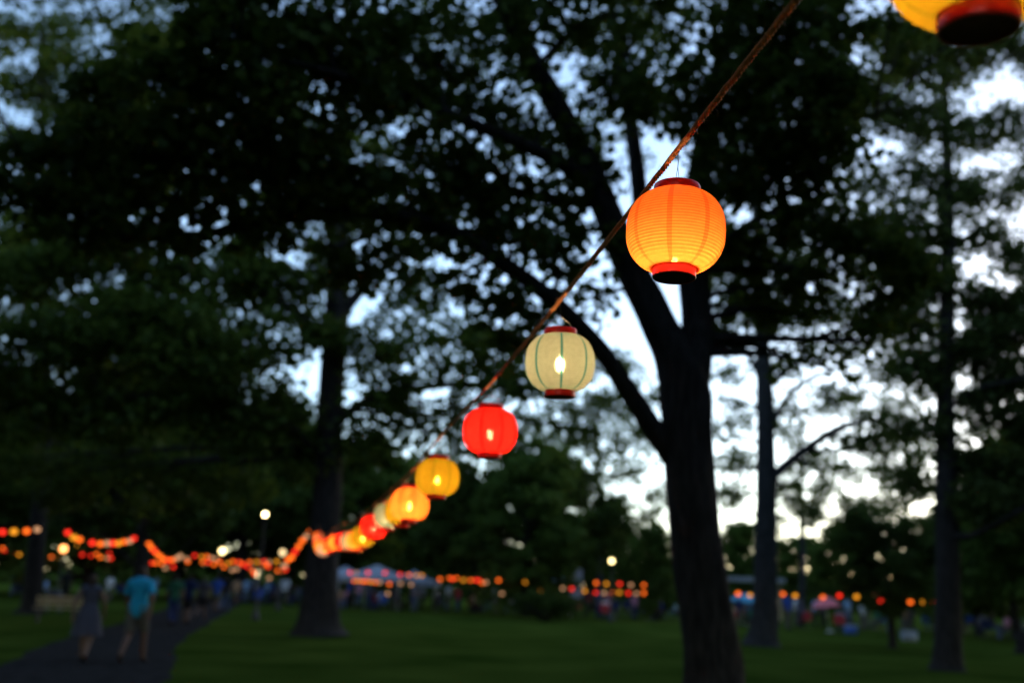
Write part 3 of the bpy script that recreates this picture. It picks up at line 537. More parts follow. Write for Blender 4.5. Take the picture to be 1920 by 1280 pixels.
# rope mesh: three twisted strands with stray fibres
def rope_obj():
    L = [0.0]
    for a, b in zip(rope_c, rope_c[1:]): L.append(L[-1] + (b - a).length)
    fine = []; s = 0.0; j = 0
    while s < L[-1]:
        while L[j + 1] < s: j += 1
        f = (s - L[j]) / max(1e-6, L[j + 1] - L[j]); p = rope_c[j].lerp(rope_c[j + 1], f); fine.append((s, p)); d_ = (p - CAM).length; s += .004 if (d_ < 4.2 and p.y > 0) else (.02 if d_ < 9 and p.y > 0 else .12)
    t = tag(empty('rope', fine[0][1]), 'brown twisted jute rope carrying the near paper lanterns up to the tree', 'rope')
    o0 = fine[0][1]; rad = .0038; side = None; strands = [[], [], []]; cen = []
    for i, (s, p) in enumerate(fine):
        d = (fine[min(i + 1, len(fine) - 1)][1] - fine[max(i - 1, 0)][1]).normalized()
        a = d.cross(Vector((0, 0, 1))).normalized(); b = a.cross(d)
        wv = .0007 * math.sin(s * 37) + .0006 * math.sin(s * 61 + 1)
        cen.append((p + b * wv, a, b, d))
        for k in range(3):
            q = 2 * math.pi * (s / .045 + k / 3)
            strands[k].append(p + b * wv + (a * math.cos(q) + b * math.sin(q)) * rad - o0)
    for k in range(3):
        m = MB(); m.tube(strands[k], .0042, 7); m.build('strand', MAT['rope'], t)
    m = MB(); rr = random.Random(4)
    near = [c for c, (s, p) in zip(cen, fine) if p.y > .2 and (p - CAM).length < 4.2]
    for k in range(420):
        p, a, b, d = rr.choice(near); q = rr.uniform(0, 6.28); n = a * math.cos(q) + b * math.sin(q); l = rr.uniform(.004, .016) * (2.2 if rr.random() < .06 else 1)
        p0 = p + n * .0075 - o0; p1 = p0 + n * l * .6 + d * l * rr.uniform(-.8, .8); p2 = p1 + n * l * .3 + d * l * rr.uniform(-.8, .8) + Vector((0, 0, -.15 * l))
        m.tube([p0, p1, p2], [.0004, .0003, .00015], 3, caps=False)
    f = m.build('stray_fibres', MAT['fibre'], t); f['kind'] = 'stuff'
    m = MB()   # the knot round the trunk
    e = fine[-1][1]; c0 = Vector((B.x, B.y, e.z))
    return t
rope_obj()

# far strings of lanterns: rows of (px, py, depth, colour letter)
CL = {'o': 'orange', 'y': 'yellow', 'r': 'red', 'p': 'pale'}
STR = {
 'left': ('strung between dark trunks at far left', 30, [(-22, 996, 'o'), (5, 997, 'r'), (26, 996, 'y'), (50, 995, 'o'), (70, 992, 'p')]),
 'bend': ('in the short bend left of the walking couple', 32, [(127, 998, 'r'), (138, 1007, 'y'), (149, 1011, 'o')]),
 'row': ('in the level row above the woman in the dress', 35, [(173, 1017, 'r'), (188, 1019, 'o'), (201, 1018, 'p'), (212, 1018, 'r'), (222, 1018, 'y'), (233, 1015, 'o'), (243, 1014, 'p'), (251, 1009, 'r')]),
 'slope': ('on the steep sloping string above the man in blue', 40, [(279, 1019, 'o'), (284, 1026, 'o'), (289, 1032, 'r'), (295, 1038, 'o'), (301, 1043, 'o'), (308, 1048, 'o'), (314, 1050, 'r'), (323, 1049, 'o'), (332, 1046, 'p'), (338, 1042, 'p')]),
 'low': ('far off, low in the line above the grass at far left', 62, [(5, 1027, 'o'), (8, 1032, 'r'), (28, 1036, 'r'), (36, 1039, 'y'), (88, 1043, 'p'), (96, 1043, 'o'), (103, 1035, 'y'), (108, 1042, 'y'), (113, 1037, 'r'), (134, 1039, 'o'), (143, 1022, 'y'), (154, 1039, 'r'), (171, 1041, 'r'), (181, 1038, 'o'), (188, 1044, 'o'), (193, 1043, 'y'), (201, 1046, 'p'), (208, 1046, 'r'), (205, 1037, 'r')]),
 'crowd': ('in the dense line over the crowd on the path', 54, [(275, 1055, 'y'), (285, 1055, 'r'), (292, 1055, 'o'), (303, 1056, 'o'), (350, 1047, 'p'), (352, 1052, 'o'), (365, 1041, 'r'), (378, 1043, 'y'), (388, 1043, 'o'), (396, 1045, 'p'), (405, 1047, 'p'), (380, 1053, 'o'), (390, 1053, 'r'), (401, 1057, 'o'), (412, 1053, 'o'), (420, 1062, 'o'), (428, 1055, 'y'), (437, 1052, 'o'), (446, 1053, 'r'), (452, 1055, 'o'), (456, 1058, 'r'), (468, 1053, 'o'), (474, 1070, 'o'), (482, 1053, 'y'), (489, 1060, 'o'), (495, 1052, 'r'), (500, 1058, 'o'), (505, 1053, 'p'), (503, 1062, 'r'), (519, 1052, 'y'), (520, 1069, 'o'), (528, 1069, 'o'), (536, 1067, 'r'), (505, 1083, 'p'), (435, 1068, 'p'), (444, 1066, 'p'), (310, 1064, 'p'), (325, 1062, 'r'), (477, 1075, 'r'), (465, 1062, 'r')]),
 'down': ('on the string dropping leftwards from the tied trunk', 36, [(590, 987, 'o'), (582, 996, 'o'), (574, 1005, 'p'), (567, 1013, 'o'), (560, 1024, 'o'), (553, 1034, 'r'), (547, 1044, 'o'), (540, 1049, 'o'), (533, 1060, 'p')]),
 'tent': ('under and around the white marquees', 58, [(625, 1066, 'y'), (622, 1079, 'o'), (656, 1073, 'r'), (668, 1073, 'p'), (690, 1073, 'r'), (664, 1088, 'o'), (672, 1088, 'y'), (680, 1089, 'o'), (688, 1089, 'o'), (696, 1090, 'y'), (704, 1091, 'o'), (712, 1091, 'p'), (722, 1073, 'r'), (750, 1076, 'r'), (767, 1077, 'o'), (781, 1078, 'y'), (791, 1078, 'y'), (730, 1094, 'o'), (751, 1093, 'p'), (771, 1095, 'p'), (727, 1112, 'p')]),
 'mid': ('in the line beneath the dark trees mid lawn', 57, [(825, 1085, 'o'), (843, 1083, 'o'), (848, 1085, 'r'), (856, 1083, 'o'), (869, 1087, 'y'), (883, 1087, 'o'), (893, 1087, 'r'), (899, 1087, 'r'), (909, 1084, 'y'), (904, 1092, 'o'), (911, 1091, 'p'), (935, 1087, 'o'), (952, 1090, 'o'), (985, 1091, 'y'), (1013, 1107, 'y'), (941, 1112, 'p')]),
 'double': ('in the double row between shrub and forked trunk', 56, [(1055, 1102, 'p'), (1072, 1103, 'r'), (1096, 1107, 'y'), (1118, 1092, 'o'), (1137, 1094, 'y'), (1162, 1094, 'r'), (1183, 1096, 'p'), (1207, 1096, 'o'), (1117, 1110, 'r'), (1133, 1111, 'p'), (1147, 1110, 'o'), (1161, 1110, 'y'), (1178, 1111, 'r'), (1193, 1112, 'p'), (1207, 1111, 'o'), (1271, 1095, 'p'), (1272, 1106, 'o')]),
 'right': ('in the sparse line behind the grey trunk', 35, [(1384, 1112, 'o'), (1406, 1115, 'y'), (1468, 1113, 'o'), (1491, 1116, 'y'), (1543, 1119, 'o'), (1574, 1116, 'r'), (1606, 1118, 'y'), (1639, 1118, 'p'), (1651, 1125, 'r'), (1707, 1128, 'o'), (1730, 1128, 'y'), (1751, 1130, 'r')])}
for key, (desc, z, rows) in STR.items():
    pts = []
    for j, (px, py, c) in enumerate(rows):
        zz = z + (rnd.uniform(-1.2, 1.2) if key in ('low', 'crowd', 'tent', 'mid', 'double', 'right') else j * .25)
        p = at(px, py, zz); far_lantern(p, CL[c], f'tiny {CL[c]} lantern {desc}', f'{CL[c]} lanterns {desc}', rnd.uniform(.92, 1.08) * (.6 if key == 'right' else .75)); pts.append(p)
    rowsets = [pts] if key != 'double' else [[q for q, r_ in zip(pts, rows) if r_[1] < 1105], [q for q, r_ in zip(pts, rows) if r_[1] >= 1105]]
    for kk, pts in enumerate(rowsets):
        pts = sorted(pts, key=lambda q: q.x); P = [q + Vector((0, 0, .2)) for q in pts]
        e0 = P[0] + (P[0] - P[1]).normalized() * 1.2 + Vector((0, 0, .3)); e1 = P[-1] + (P[-1] - P[-2]).normalized() * 1.2 + Vector((0, 0, .3))
        o = P[0]; m = MB(); m.tube([q - o for q in [e0] + P + [e1]], .008, 5); ob = m.build('lantern_cord', MAT['cord']); ob.location = o
        tag(ob, f'thin dark cord {desc}' if key != 'double' else f'thin dark cord of the {("upper", "lower")[kk]} lantern row between shrub and forked trunk', 'cord')

# ------------------------------------------------------------------ park furniture
MAT['canvas'] = plain('canvas', (.36, .39, .46), .8, .05, 4, bump=.05)
MAT['pole'] = plain('pole', (.06, .06, .065), .5, .1, 20, metal=.6, bump=0)
MAT['alu'] = plain('alu', (.5, .5, .52), .4, .1, 20, metal=.8, bump=0)
MAT['globe'] = emit('globe', (1, .74, .30), 3.0)
MAT['globe_bright'] = emit('globe_bright', (1, .74, .32), 8.0)
MAT['globe_dim'] = emit('globe_dim', (1, .72, .35), .75)
MAT['globe_orange'] = emit('globe_orange', (1, .36, .10), 2.0)
MAT['timber'] = plain('timber', (.5, .38, .22), .8, .25, 14, bump=.2)
MAT['roofing'] = plain('roofing', (.42, .42, .45), .8, .15, 5, bump=.1)
def col_mat(name, c): 
    if name not in MAT: MAT[name] = plain(name, c, .85, .12, 12, bump=.1)
    return MAT[name]
def marquee(p, w, h, rz, label, mat=None):
    t = tag(empty('marquee', p, (0, 0, rz)), label, 'marquee', 'white marquees')
    m = MB(); n = 6; vs = []; fs = []
    ring = lambda r, z: [(r * x, r * y, z) for x, y in ((-1, -1), (0, -1), (1, -1), (1, 0), (1, 1), (0, 1), (-1, 1), (-1, 0))]
    for k in range(n + 1):
        u = k / n; vs += ring(w / 2 * (1 - u) + .03, h * .72 + h * .28 * u ** 1.35)
    for k in range(n):
        for q in range(8): fs.append((k * 8 + q, k * 8 + (q + 1) % 8, k * 8 + 8 + (q + 1) % 8, k * 8 + 8 + q))
    fs.append(tuple(range(n * 8, n * 8 + 8))); m.add(vs, fs); m.build('roof', MAT['canvas'], t, smooth=False)
    for q in range(4):
        m = MB(); M3 = Matrix.Rotation(q * math.pi / 2, 3, 'Z'); pts = []
        for k in range(13):
            x = -w / 2 + w * k / 12; pts.append((x, -w / 2 - .03, h * .72 + .005)); pts.append((x, -w / 2 - .03 - .012, h * .72 - .24 - (.05 if k % 2 else 0)))
        m.add([M3 @ Vector(v) for v in pts], [(2 * k, 2 * k + 1, 2 * k + 3, 2 * k + 2) for k in range(12)]); m.build('valance', MAT['canvas'], t, smooth=False)
        m = MB(); c = M3 @ Vector((w / 2 - .08, w / 2 - .08, 0)); m.tube([c, c + Vector((0, 0, h * .73))], .025, 8); m.tube([c, c + Vector((0, 0, .02))], .07, 8); m.build('leg', MAT['alu'], t)
for px, Y, w, h, lbl in [(645, 66, 3.2, 2.6, 'white marquee partly hidden by the roped trunk'), (705, 66, 4.0, 2.75, 'tallest white marquee in the middle of the marquees'), (775, 68, 3.2, 2.5, 'low white marquee at the open-lawn end of the row')]:
    p = atY(px, 1110, Y); p.z = 0; marquee(p, w, h, rnd.uniform(-.2, .2), lbl)
def parasol(p, r, h, mat, label, tilt=0.0):
    t = tag(empty('parasol', p, (0, tilt, 0)), label, 'parasol')
    m = MB(); m.tube([(0, 0, 0), (0, 0, h)], .02, 8); m.tube([(0, 0, 0), (0, 0, .06)], [.22, .18], 12); m.build('pole', MAT['alu'], t)
    for k in range(8):
        a0, a1 = k * math.pi / 4, (k + 1) * math.pi / 4; m = MB(); vs = []; fs = []
        for i in range(5):
            u = i / 4; z = h - .02 - .5 * u ** 1.6
            for a, q in ((a0, 1), ((a0 + a1) / 2, .95), (a1, 1)): vs.append((r * u * q * math.cos(a), r * u * q * math.sin(a), z + .02 * (q == 1)))
        for i in range(4):
            for j in range(2): fs.append((i * 3 + j, i * 3 + j + 1, i * 3 + j + 4, i * 3 + j + 3))
        m.add(vs, fs); m.build('panel', mat, t, smooth=False)
        m = MB(); m.tube([(0, 0, h - .05), (r * .98 * math.cos(a0), r * .98 * math.sin(a0), h - .53)], .006, 5); m.build('rib', MAT['alu'], t)
def gp(px, Y):
    p = atY(px, 1110, Y); p.z = 0; return p
parasol(gp(1054, 66), 1.0, 2.5, col_mat('cloth_sky', (.30, .48, .85)), 'pale blue parasol raised behind the low shrub', .15)
parasol(gp(1553, 52), .75, 1.75, col_mat('cloth_pink', (.85, .22, .25)), 'pink parasol behind the lawn, between two trunks', -.12)
parasol(gp(1395, 60), 1.1, 1.75, col_mat('cloth_teal', (.12, .42, .62)), 'teal blue parasol under the shelter edge', .1)
def banner(p, label):
    t = tag(empty('feather_banner', p), label, 'banner')
    pts = spline([(0, 0, 0), (0, 0, 1.4), (.05, 0, 2.2), (.3, 0, 2.75), (.62, 0, 2.8)], 6)
    m = MB(); m.tube(pts, .018, 6); m.build('pole', MAT['alu'], t)
    m = MB(); vs = []; fs = []; q = pts[5:]
    for i, a in enumerate(q): vs += [(a[0] + .02, .01 * math.sin(i), a[2]), (.66 + .02 * math.sin(i * 1.3), .03 * math.sin(i * .8), min(a[2] - .02, 2.74))]
    for i in range(len(q) - 1): fs.append((2 * i, 2 * i + 1, 2 * i + 3, 2 * i + 2))
    m.add(vs, fs); m.build('cloth', MAT['canvas'], t)
banner(gp(1070, 60), 'white feather banner on a bent pole beside the pale blue parasol')
def lamp_post(px, py, Y, gm, label, r=.16):
    g = atY(px, py, Y); t = tag(empty('park_lamp', (g.x, g.y, 0)), label, 'lamp'); h = g.z
    m = MB(); m.lathe([(.16, 0), (.16, .08), (.09, .35), (.055, .5), (.045, h - r - .12), (.07, h - r - .06), (.07, h - r + .02)], 12, True, True); m.build('post', MAT['pole'], t)
    m = MB(); m.lathe([(.06, -r), (r * .75, -r * .7), (r, 0), (r * .8, r * .6), (r * .4, r * .92), (.01, r)], 14, True, True, z0=h); m.build('globe', gm, t)
    m = MB(); m.lathe([(r * .5, r * .9), (r * .3, r * 1.15), (.02, r * 1.3)], 12, True, True, z0=h); m.build('cap', MAT['pole'], t)
lamp_post(497, 964, 42, MAT['globe_bright'], 'brightest park lamp, highest above the crowd beside leafy branches', .09)
lamp_post(417, 1032, 55, MAT['globe'], 'bright park lamp low over the dense lantern line on the path', .15)
lamp_post(530, 1035, 56, MAT['globe_dim'], 'dim park lamp beside the string dropping from the tied trunk')
lamp_post(1147, 1051, 56, MAT['globe'], 'lone park lamp over the double lantern row', .12)
lamp_post(119, 1028, 60, MAT['globe_orange'], 'orange lamp by the low lantern line at far left', .2)
# shelter between the trunks
t = tag(empty('shelter', gp(1395, 74), (0, 0, .15)), 'open picnic shelter with pale flat roof between two trunks', 'shelter')
m = MB(); m.box((0, 0, 2.75), (4.6, 4, .3)); m.build('roof', MAT['roofing'], t, smooth=False)
for x in (-2, 2):
    for y in (-1.7, 1.7): m = MB(); m.box((x, y, 1.3), (.16, .16, 2.6)); m.build('post', MAT['timber'], t, smooth=False)
def bench(p, rz, label):
    t = tag(empty('park_bench', p, (0, 0, rz)), label, 'bench')
    for k in range(3): m = MB(); m.box((0, -.16 + .16 * k, .45), (1.5, .13, .04)); m.build('slat', MAT['timber'], t, smooth=False)
    for k in range(2): m = MB(); m.box((0, .25 + .03 * k, .62 + .16 * k), (1.5, .03, .12)); m.build('back_slat', MAT['timber'], t, smooth=False)
    for x in (-.6, .6):
        m = MB(); m.box((x, 0, .215), (.05, .4, .43)); m.box((x, .28, .6), (.05, .04, .42)); m.build('leg', MAT['pole'], t, smooth=False)
bench(gnd(106, 1166), .25, 'pale timber park bench on the grass beside the slim trunk')
def box_thing(px, Y, mat, label, s=(.6, .38, .36)):
    t = tag(empty('cooler_box', gp(px, Y), (0, 0, rnd.uniform(-.5, .5))), label, 'cooler')
    bm = bmesh.new(); bmesh.ops.create_cube(bm, size=1); bmesh.ops.scale(bm, vec=s, verts=bm.verts); bmesh.ops.translate(bm, vec=(0, 0, s[2] / 2), verts=bm.verts); bmesh.ops.bevel(bm, geom=bm.edges[:], offset=.03, segments=2, affect='EDGES')
    me = bpy.data.meshes.new('body'); bm.to_mesh(me); bm.free(); link('body', me, mat, t)
    m = MB(); m.box((0, 0, s[2] + .035), (s[0] * 1.03, s[1] * 1.05, .06)); m.build('lid', MAT['canvas'], t, smooth=False)
    m = MB(); m.tube(spline([(-s[0] * .52, 0, s[2] * .8), (-s[0] * .5, 0, s[2] + .16), (s[0] * .5, 0, s[2] + .16), (s[0] * .52, 0, s[2] * .8)], 5), .012, 6); m.build('handle', MAT['pole'], t)
box_thing(1700, 44, MAT['canvas'], 'white cooler box on the lawn behind the lacy tree')
box_thing(1592, 50, col_mat('cloth_blue', (.06, .14, .5)), 'blue cooler box by the pink parasol')
t = tag(empty('tree_stump', gnd(1925, 1225)), 'cut dark stump on the lawn past the lacy tree', 'stump')
m = MB(); m.tube([(0, 0, -.05), (0, 0, .1), (.02, 0, .5), (.02, .02, .75)], [.5, .36, .3, .29], 16, .12); m.build('wood', MAT['bark'], t)
# stroller beside the bench
t = tag(empty('stroller', gnd(98, 1150), (0, 0, .6)), 'dark folding stroller parked behind the pale bench', 'stroller')
m = MB(); m.lathe([(.02, .95), (.2, .9), (.3, .78), (.32, .62)], 14, True); m.build('hood', MAT['pole'], t)
m = MB(); m.box((0, -.05, .5), (.44, .6, .1)); m.box((0, .24, .65), (.44, .08, .4)); m.build('seat', MAT['pole'], t, smooth=False)
m = MB(); m.tube([(-.24, -.35, .12), (-.24, .1, .6), (-.24, .5, 1.0), (.24, .5, 1.0), (.24, .1, .6), (.24, -.35, .12)], .014, 6); m.tube([(-.24, .35, .12), (-.24, 0, .52)], .012, 6); m.tube([(.24, .35, .12), (.24, 0, .52)], .012, 6); m.build('frame', MAT['alu'], t)
for x in (-.24, .24):
    for y in (-.35, .35): 
        m = MB(); m.tube([(x + .1 * math.cos(a) * 0, y + .11 * math.cos(a), .125 + .11 * math.sin(a)) for a in np.linspace(0, 6.283, 17)], .015, 6); m.build('wheel', MAT['pole'], t)

# ------------------------------------------------------------------ people
def figure(J, E):
    """J: joint -> (x,y,z,rx,ry); E: bones (a,b,zone). Skin surface evaluated once, then split by zone for the clothes."""
    names = list(J); bm = bmesh.new(); sk = bm.verts.layers.skin.verify(); vl = [bm.verts.new(J[n][:3]) for n in names]; ix = {n: i for i, n in enumerate(names)}
    for a, b, z in E: bm.edges.new((vl[ix[a]], vl[ix[b]]))
    for n, v in zip(names, vl):
        v[sk].radius = (J[n][3], J[n][4]); v[sk].use_root = (n == 'pelvis')
    me = bpy.data.meshes.new('fig'); bm.to_mesh(me); bm.free()
    o = bpy.data.objects.new('fig', me); col.objects.link(o)
    o.modifiers.new('skin', 'SKIN').use_smooth_shade = True
    sd_ = o.modifiers.new('sub', 'SUBSURF'); sd_.levels = 2; sd_.render_levels = 2
    dg = bpy.context.evaluated_depsgraph_get(); ev = o.evaluated_get(dg); body = bpy.data.meshes.new_from_object(ev)
    bpy.data.objects.remove(o)
    nv = len(body.vertices); co = np.empty(nv * 3); body.vertices.foreach_get('co', co); co = co.reshape(-1, 3)
    nr = np.empty(nv * 3); body.vertices.foreach_get('normal', nr); nr = nr.reshape(-1, 3)
    faces = [tuple(p.vertices) for p in body.polygons]; fc = np.array([co[list(f)].mean(0) for f in faces])
    best = np.full(len(fc), 1e9); zone = np.zeros(len(fc), int); par = np.zeros(len(fc))
    for k, (a, b, z) in enumerate(E):
        A_, B_ = np.array(J[a][:3]), np.array(J[b][:3]); d = B_ - A_; t_ = np.clip(((fc - A_) @ d) / (d @ d), 0, 1)
        rr = (J[a][3] * (1 - t_) + J[b][3] * t_); dist = np.linalg.norm(fc - (A_ + t_[:, None] * d), axis=1) - rr
        u = dist < best; best[u] = dist[u]; zone[u] = k; par[u] = t_[u]
    zn = np.array([E[k][2] for k in zone])
    def part(mask, off):
        sel = [faces[i] for i in np.nonzero(mask)[0]]; used = sorted({v for f in sel for v in f}); mp = {v: i for i, v in enumerate(used)}
        m = MB(); m.add([tuple(co[v] + nr[v] * off) for v in used], [tuple(mp[v] for v in f) for f in sel]); q = m.mesh('cloth'); q.materials.append(MAT['skin'])
        if sel: q.polygons.foreach_set('use_smooth', np.ones(len(sel), bool))
        return q
    body.materials.clear(); body.materials.append(MAT['skin'])
    hd = J['head']
    out = {'body': body,
           'shirt': part((zn == 'torso') | ((zn == 'uparm') & (par < .72)), .018),
           'sleeveless': part((zn == 'torso') & (fc[:, 2] > J['pelvis'][2] - .02), .014),
           'shorts': part((zn == 'pelvis') | ((zn == 'thigh') & (par < .86)), .026),
           'trousers': part((zn == 'pelvis') | (zn == 'thigh') | ((zn == 'shin') & (par < .93)), .018),
           'shoe_l': part((zn == 'foot') & (fc[:, 0] < 0), .012), 'shoe_r': part((zn == 'foot') & (fc[:, 0] > 0), .012),
           'hair': part((zn == 'head') & ((fc[:, 2] > hd[2] + .035) | ((fc[:, 1] < hd[1] - .015) & (fc[:, 2] > hd[2] - .11))), .016)}
    return out
MAT['skin'] = plain('skin', (.15, .08, .055), .6, .08, 20, bump=0)
MAT['skin_pale'] = plain('skin_pale', (.2, .12, .09), .6, .08, 20, bump=0)
def skeleton(pose):
    J = {'pelvis': (0, 0, .96, .15, .11), 'waist': (0, .01, 1.10, .135, .095), 'chest': (0, .01, 1.28, .155, .105), 'collar': (0, 0, 1.43, .11, .085), 'neck': (0, .01, 1.51, .052, .055), 'jaw': (0, .035, 1.575, .062, .075), 'head': (0, .02, 1.655, .078, .098), 'crown': (0, .01, 1.715, .055, .07), 'nose': (0, .125, 1.625, .012, .014)}
    E = [('pelvis', 'waist', 'pelvis'), ('waist', 'chest', 'torso'), ('chest', 'collar', 'torso'), ('collar', 'neck', 'neck'), ('neck', 'jaw', 'head'), ('jaw', 'head', 'head'), ('head', 'crown', 'head'), ('head', 'nose', 'face')]
    E[0] = ('pelvis', 'waist', 'torso')
    P = {'walk': dict(kl=(-.10, -.03, .50), al=(-.10, -.34, .16), tl=(-.10, -.24, .04), kr=(.10, .17, .52), ar=(.10, .24, .08), tr=(.12, .40, .04), el=(-.27, .05, 1.14), wl=(-.25, .20, .93), er=(.28, -.12, 1.15), wr=(.27, -.14, .90)),
         'stand': dict(kl=(-.11, .02, .50), al=(-.13, -.02, .08), tl=(-.16, .15, .035), kr=(.11, .03, .50), ar=(.14, 0, .08), tr=(.18, .16, .035), el=(-.27, -.03, 1.13), wl=(-.22, .14, 1.0), er=(.28, -.02, 1.12), wr=(.28, .06, .86)),
         'sit': dict(kl=(-.14, .42, .98), al=(-.14, .46, .54), tl=(-.15, .62, .50), kr=(.14, .42, .98), ar=(.16, .40, .54), tr=(.19, .57, .50), el=(-.29, .06, 1.15), wl=(-.2, .30, 1.06), er=(.29, .06, 1.15), wr=(.2, .30, 1.06))}[pose]
    for sd_, s in (('l', -1), ('r', 1)):
        J['hip' + sd_] = (s * .095, .01 if pose != 'sit' else .06, .885 if pose != 'sit' else .95, .095, .10); J['knee' + sd_] = (*P['k' + sd_], .058, .062); J['ank' + sd_] = (*P['a' + sd_], .038, .042); J['toe' + sd_] = (*P['t' + sd_], .042, .03)
        k_, a_ = np.array(P['k' + sd_]), np.array(P['a' + sd_]); c = k_ * .68 + a_ * .32 + np.array([0, -.02, 0]); J['calf' + sd_] = (*c, .056, .06)
        J['sho' + sd_] = (s * .185, 0, 1.415, .065, .065); J['elb' + sd_] = (*P['e' + sd_], .042, .042); w = np.array(P['w' + sd_]); e = np.array(P['e' + sd_]); J['wri' + sd_] = (*w, .028, .024)
        d = (w - e) / np.linalg.norm(w - e); h = w + d * .075; J['palm' + sd_] = (*h, .034, .018)
        E += [('pelvis', 'hip' + sd_, 'pelvis'), ('hip' + sd_, 'knee' + sd_, 'thigh'), ('knee' + sd_, 'calf' + sd_, 'shin'), ('calf' + sd_, 'ank' + sd_, 'shin'), ('ank' + sd_, 'toe' + sd_, 'foot'),
              ('collar', 'sho' + sd_, 'torso'), ('sho' + sd_, 'elb' + sd_, 'uparm'), ('elb' + sd_, 'wri' + sd_, 'arm'), ('wri' + sd_, 'palm' + sd_, 'hand')]
        sidev = np.array([0, 1, 0]) if abs(d[1]) < .8 else np.array([0, 0, 1]); inn = np.array([-s, 0, 0])
        for f, (o, ln) in enumerate(((-.027, .07), (-.009, .082), (.009, .078), (.027, .06))):
            b = h + d * .03 + sidev * o; m1 = b + d * ln * .5 + inn * .006; m2 = b + d * ln * .85 + inn * .022
            for nme, q, r in (('a', b, .0095), ('b', m1, .0088), ('c', m2, .007)): J[f'f{f}{nme}{sd_}'] = (*q, r, r)
            E += [('palm' + sd_, f'f{f}a{sd_}', 'hand'), (f'f{f}a{sd_}', f'f{f}b{sd_}', 'hand'), (f'f{f}b{sd_}', f'f{f}c{sd_}', 'hand')]
        b = w + d * .04 + sidev * .04; J['ta' + sd_] = (*b, .011, .011); J['tb' + sd_] = (*(b + d * .045 + sidev * .02 + inn * .01), .009, .009)
        E += [('wri' + sd_, 'ta' + sd_, 'hand'), ('ta' + sd_, 'tb' + sd_, 'hand')]
    return J, E
FIG = {p: figure(*skeleton(p)) for p in ('walk', 'stand', 'sit')}
def skirt_mesh(z0, z1, r0, r1, nf):
    m = MB(); vs = []; fs = []; n = 48; rows = 9
    for i in range(rows):
        u = i / (rows - 1); z = z0 + (z1 - z0) * u; r = r0 + (r1 - r0) * u ** .8
        for k in range(n):
            a = 2 * math.pi * k / n; f = 1 + .07 * u * math.sin(nf * a + 1.5 * u); vs.append((r * f * math.cos(a), r * .82 * f * math.sin(a), z))
    for i in range(rows - 1):
        for k in range(n): fs.append((i * n + k, i * n + (k + 1) % n, i * n + n + (k + 1) % n, i * n + n + k))
    m.add(vs, fs); q = m.mesh('skirt'); q.materials.append(MAT['skin']); q.polygons.foreach_set('use_smooth', np.ones(len(fs), bool)); return q
SKIRT = skirt_mesh(1.13, .52, .150, .30, 9)
m = MB(); m.lathe([(.012, -.22), (.05, -.17), (.075, -.08), (.085, .03), (.05, .08)], 14, True, True); LONGHAIR = m.mesh('long_hair'); LONGHAIR.materials.append(MAT['skin'])
C_ = {'teal': (.02, .38, .6), 'lilac': (.07, .07, .10), 'khaki': (.11, .10, .085), 'black': (.015, .015, .018), 'navy': (.015, .03, .12), 'blue': (.03, .09, .42), 'white': (.7, .72, .76), 'red': (.42, .04, .05), 'green': (.03, .14, .08), 'tan': (.42, .25, .14), 'grey': (.2, .2, .23), 'sky': (.28, .45, .7), 'pink': (.6, .25, .35), 'brown': (.05, .03, .02), 'denim': (.08, .11, .2), 'yellow': (.5, .38, .08)}
def cm(k): return col_mat('fabric_' + k, C_[k])
def person(p, rz, pose, label, top, bottom=None, legs='shorts', hair='brown', h=1.75, dress=False, skin='skin', group=None, flip=False, zoff=0):
    t = tag(empty('person', (p[0], p[1], p[2] + zoff), (0, 0, rz)), label, 'person', group); s = h / 1.76; t.scale = (-s if flip else s, s, s)
    F = FIG[pose]; inst('body', F['body'], t, MAT[skin])
    if dress:
        inst('dress_top', F['sleeveless'], t, cm(top)); inst('dress_skirt', SKIRT, t, cm(top)); inst('long_hair', LONGHAIR, t, cm(hair), (0, -.03, 1.60))
    else:
        inst('shirt', F['shirt'], t, cm(top)); inst(legs, F[legs], t, cm(bottom or 'khaki'))
    inst('shoe', F['shoe_l'], t, cm('black')); inst('shoe', F['shoe_r'], t, cm('black')); inst('hair', F['hair'], t, cm(hair))
    return t
person(gnd(155, 1241), .12, 'walk', 'person in pale lilac dress walking on the path beside the teal shirt', 'lilac', dress=True, h=1.66, skin='skin_pale', flip=True)
person(gnd(247, 1243), -.02, 'walk', 'person in bright teal shirt and khaki shorts walking away on the path', 'teal', 'khaki', h=1.84)
WALK = [((322, 1172), 'green', 'navy', 'trousers', 'person in dark green top and navy trousers ahead of teal shirt'), ((348, 1170), 'navy', 'black', 'shorts', 'person in navy top walking between green top and lilac top'), ((375, 1162), 'lilac', 'black', 'shorts', 'person in lilac top and black shorts on the path'), ((403, 1148), 'blue', 'khaki', 'shorts', 'person in royal blue shirt and khaki shorts farther along the path'),
        ((420, 1146), 'black', 'denim', 'trousers', 'person in black top beside the royal blue shirt'), ((441, 1134), 'tan', 'khaki', 'shorts', 'person in tan shirt at the lit end of the path'), ((459, 1130), 'sky', 'denim', 'trousers', 'person in light blue top at the lit end of the path'), ((476, 1126), 'white', 'navy', 'trousers', 'person in white top beyond the light blue top')]
for i, (g, a, b, l, lbl) in enumerate(WALK): person(gnd(*g), rnd.uniform(-.3, .5), 'walk', lbl, a, b, l, h=rnd.uniform(1.62, 1.82), flip=bool(i % 2), group='people walking on the path')
person(gnd(118, 1138), .8, 'stand', 'person in black standing on the grass near the bench', 'black', 'black', 'trousers', h=1.8)
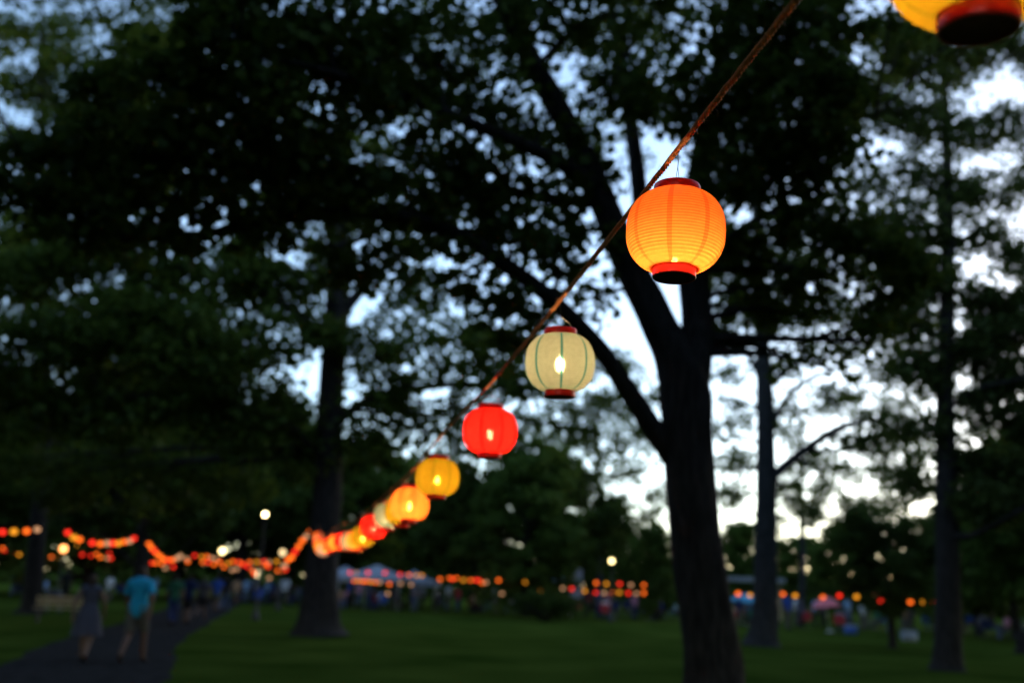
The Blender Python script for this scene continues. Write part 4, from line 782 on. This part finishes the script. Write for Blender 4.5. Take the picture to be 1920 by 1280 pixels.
# camp chairs and the far crowd
cm_ = [MB(), MB(), MB()]
cm_[0].box((0, 0, .42), (.5, .46, .02)); cm_[1].box((0, -.26, .68), (.5, .02, .44))
for x in (-.25, .25):
    cm_[2].tube([(x, .24, 0), (x, -.26, .9)], .012, 6); cm_[2].tube([(x, -.26, 0), (x, .24, .62), (x, -.24, .62)], .012, 6)
cm_[2].tube([(-.25, -.26, .9), (.25, -.26, .9)], .012, 6); cm_[2].tube([(-.25, .24, 0), (.25, .24, 0)], .012, 6); cm_[2].tube([(-.25, -.26, 0), (.25, -.26, 0)], .012, 6)
CH_M = [q.mesh(n) for q, n in zip(cm_, ('seat', 'backrest', 'frame'))]
for q in CH_M: q.materials.append(MAT['pole'])
def camp_chair(p, rz, c, label, group):
    t = tag(empty('camp_chair', p, (0, 0, rz)), label, 'chair', group)
    inst('seat', CH_M[0], t, cm(c)); inst('backrest', CH_M[1], t, cm(c)); inst('frame', CH_M[2], t)
rc = random.Random(21); tops = ['navy', 'black', 'grey', 'white', 'red', 'blue', 'denim', 'lilac', 'tan', 'pink', 'green', 'sky']
ZONES = [(470, 570, 62, 74, 9, 'in the crowd left of the roped trunk'), (628, 800, 60, 72, 13, 'standing by the marquees'), (815, 1000, 62, 74, 10, 'below the lantern line mid lawn'), (1075, 1270, 58, 72, 15, 'below the double lantern row'), (1368, 1415, 56, 66, 4, 'by the teal parasol'), (1450, 1545, 50, 62, 7, 'behind the lawn right of the grey trunk'), (1560, 1740, 50, 62, 9, 'around the blue cooler box'), (1810, 1915, 48, 60, 5, 'behind the lacy tree'), (0, 110, 58, 70, 4, 'on the grass below the low lantern line'), (170, 330, 58, 74, 7, 'far behind the walking couple')]
for x0, x1, y0, y1, n, where in ZONES:
    for k in range(n):
        px = x0 + (x1 - x0) * (k + rc.random()) / n; Y = rc.uniform(y0, y1); p = gp(px, Y); rz = rc.uniform(0, 6.28); c = rc.choice(tops); b = rc.choice(['denim', 'black', 'khaki', 'navy'])
        if rc.random() < .4:
            camp_chair(p, rz, rc.choice(['navy', 'blue', 'red', 'black', 'green']), f'small folding camp chair {where}', f'camp chairs {where}')
            person(p, rz, 'sit', f'seated person in {c} top {where}', c, b, 'trousers', group=f'seated people in {c} {where}', zoff=-.47, h=1.72)
        else:
            person(p, rz, 'stand', f'person in {c} top and {b} trousers {where}', c, b, 'trousers', group=f'people in {c} and {b} {where}', h=rc.uniform(1.55, 1.85), flip=rc.random() < .5, skin=rc.choice(['skin', 'skin_pale']))
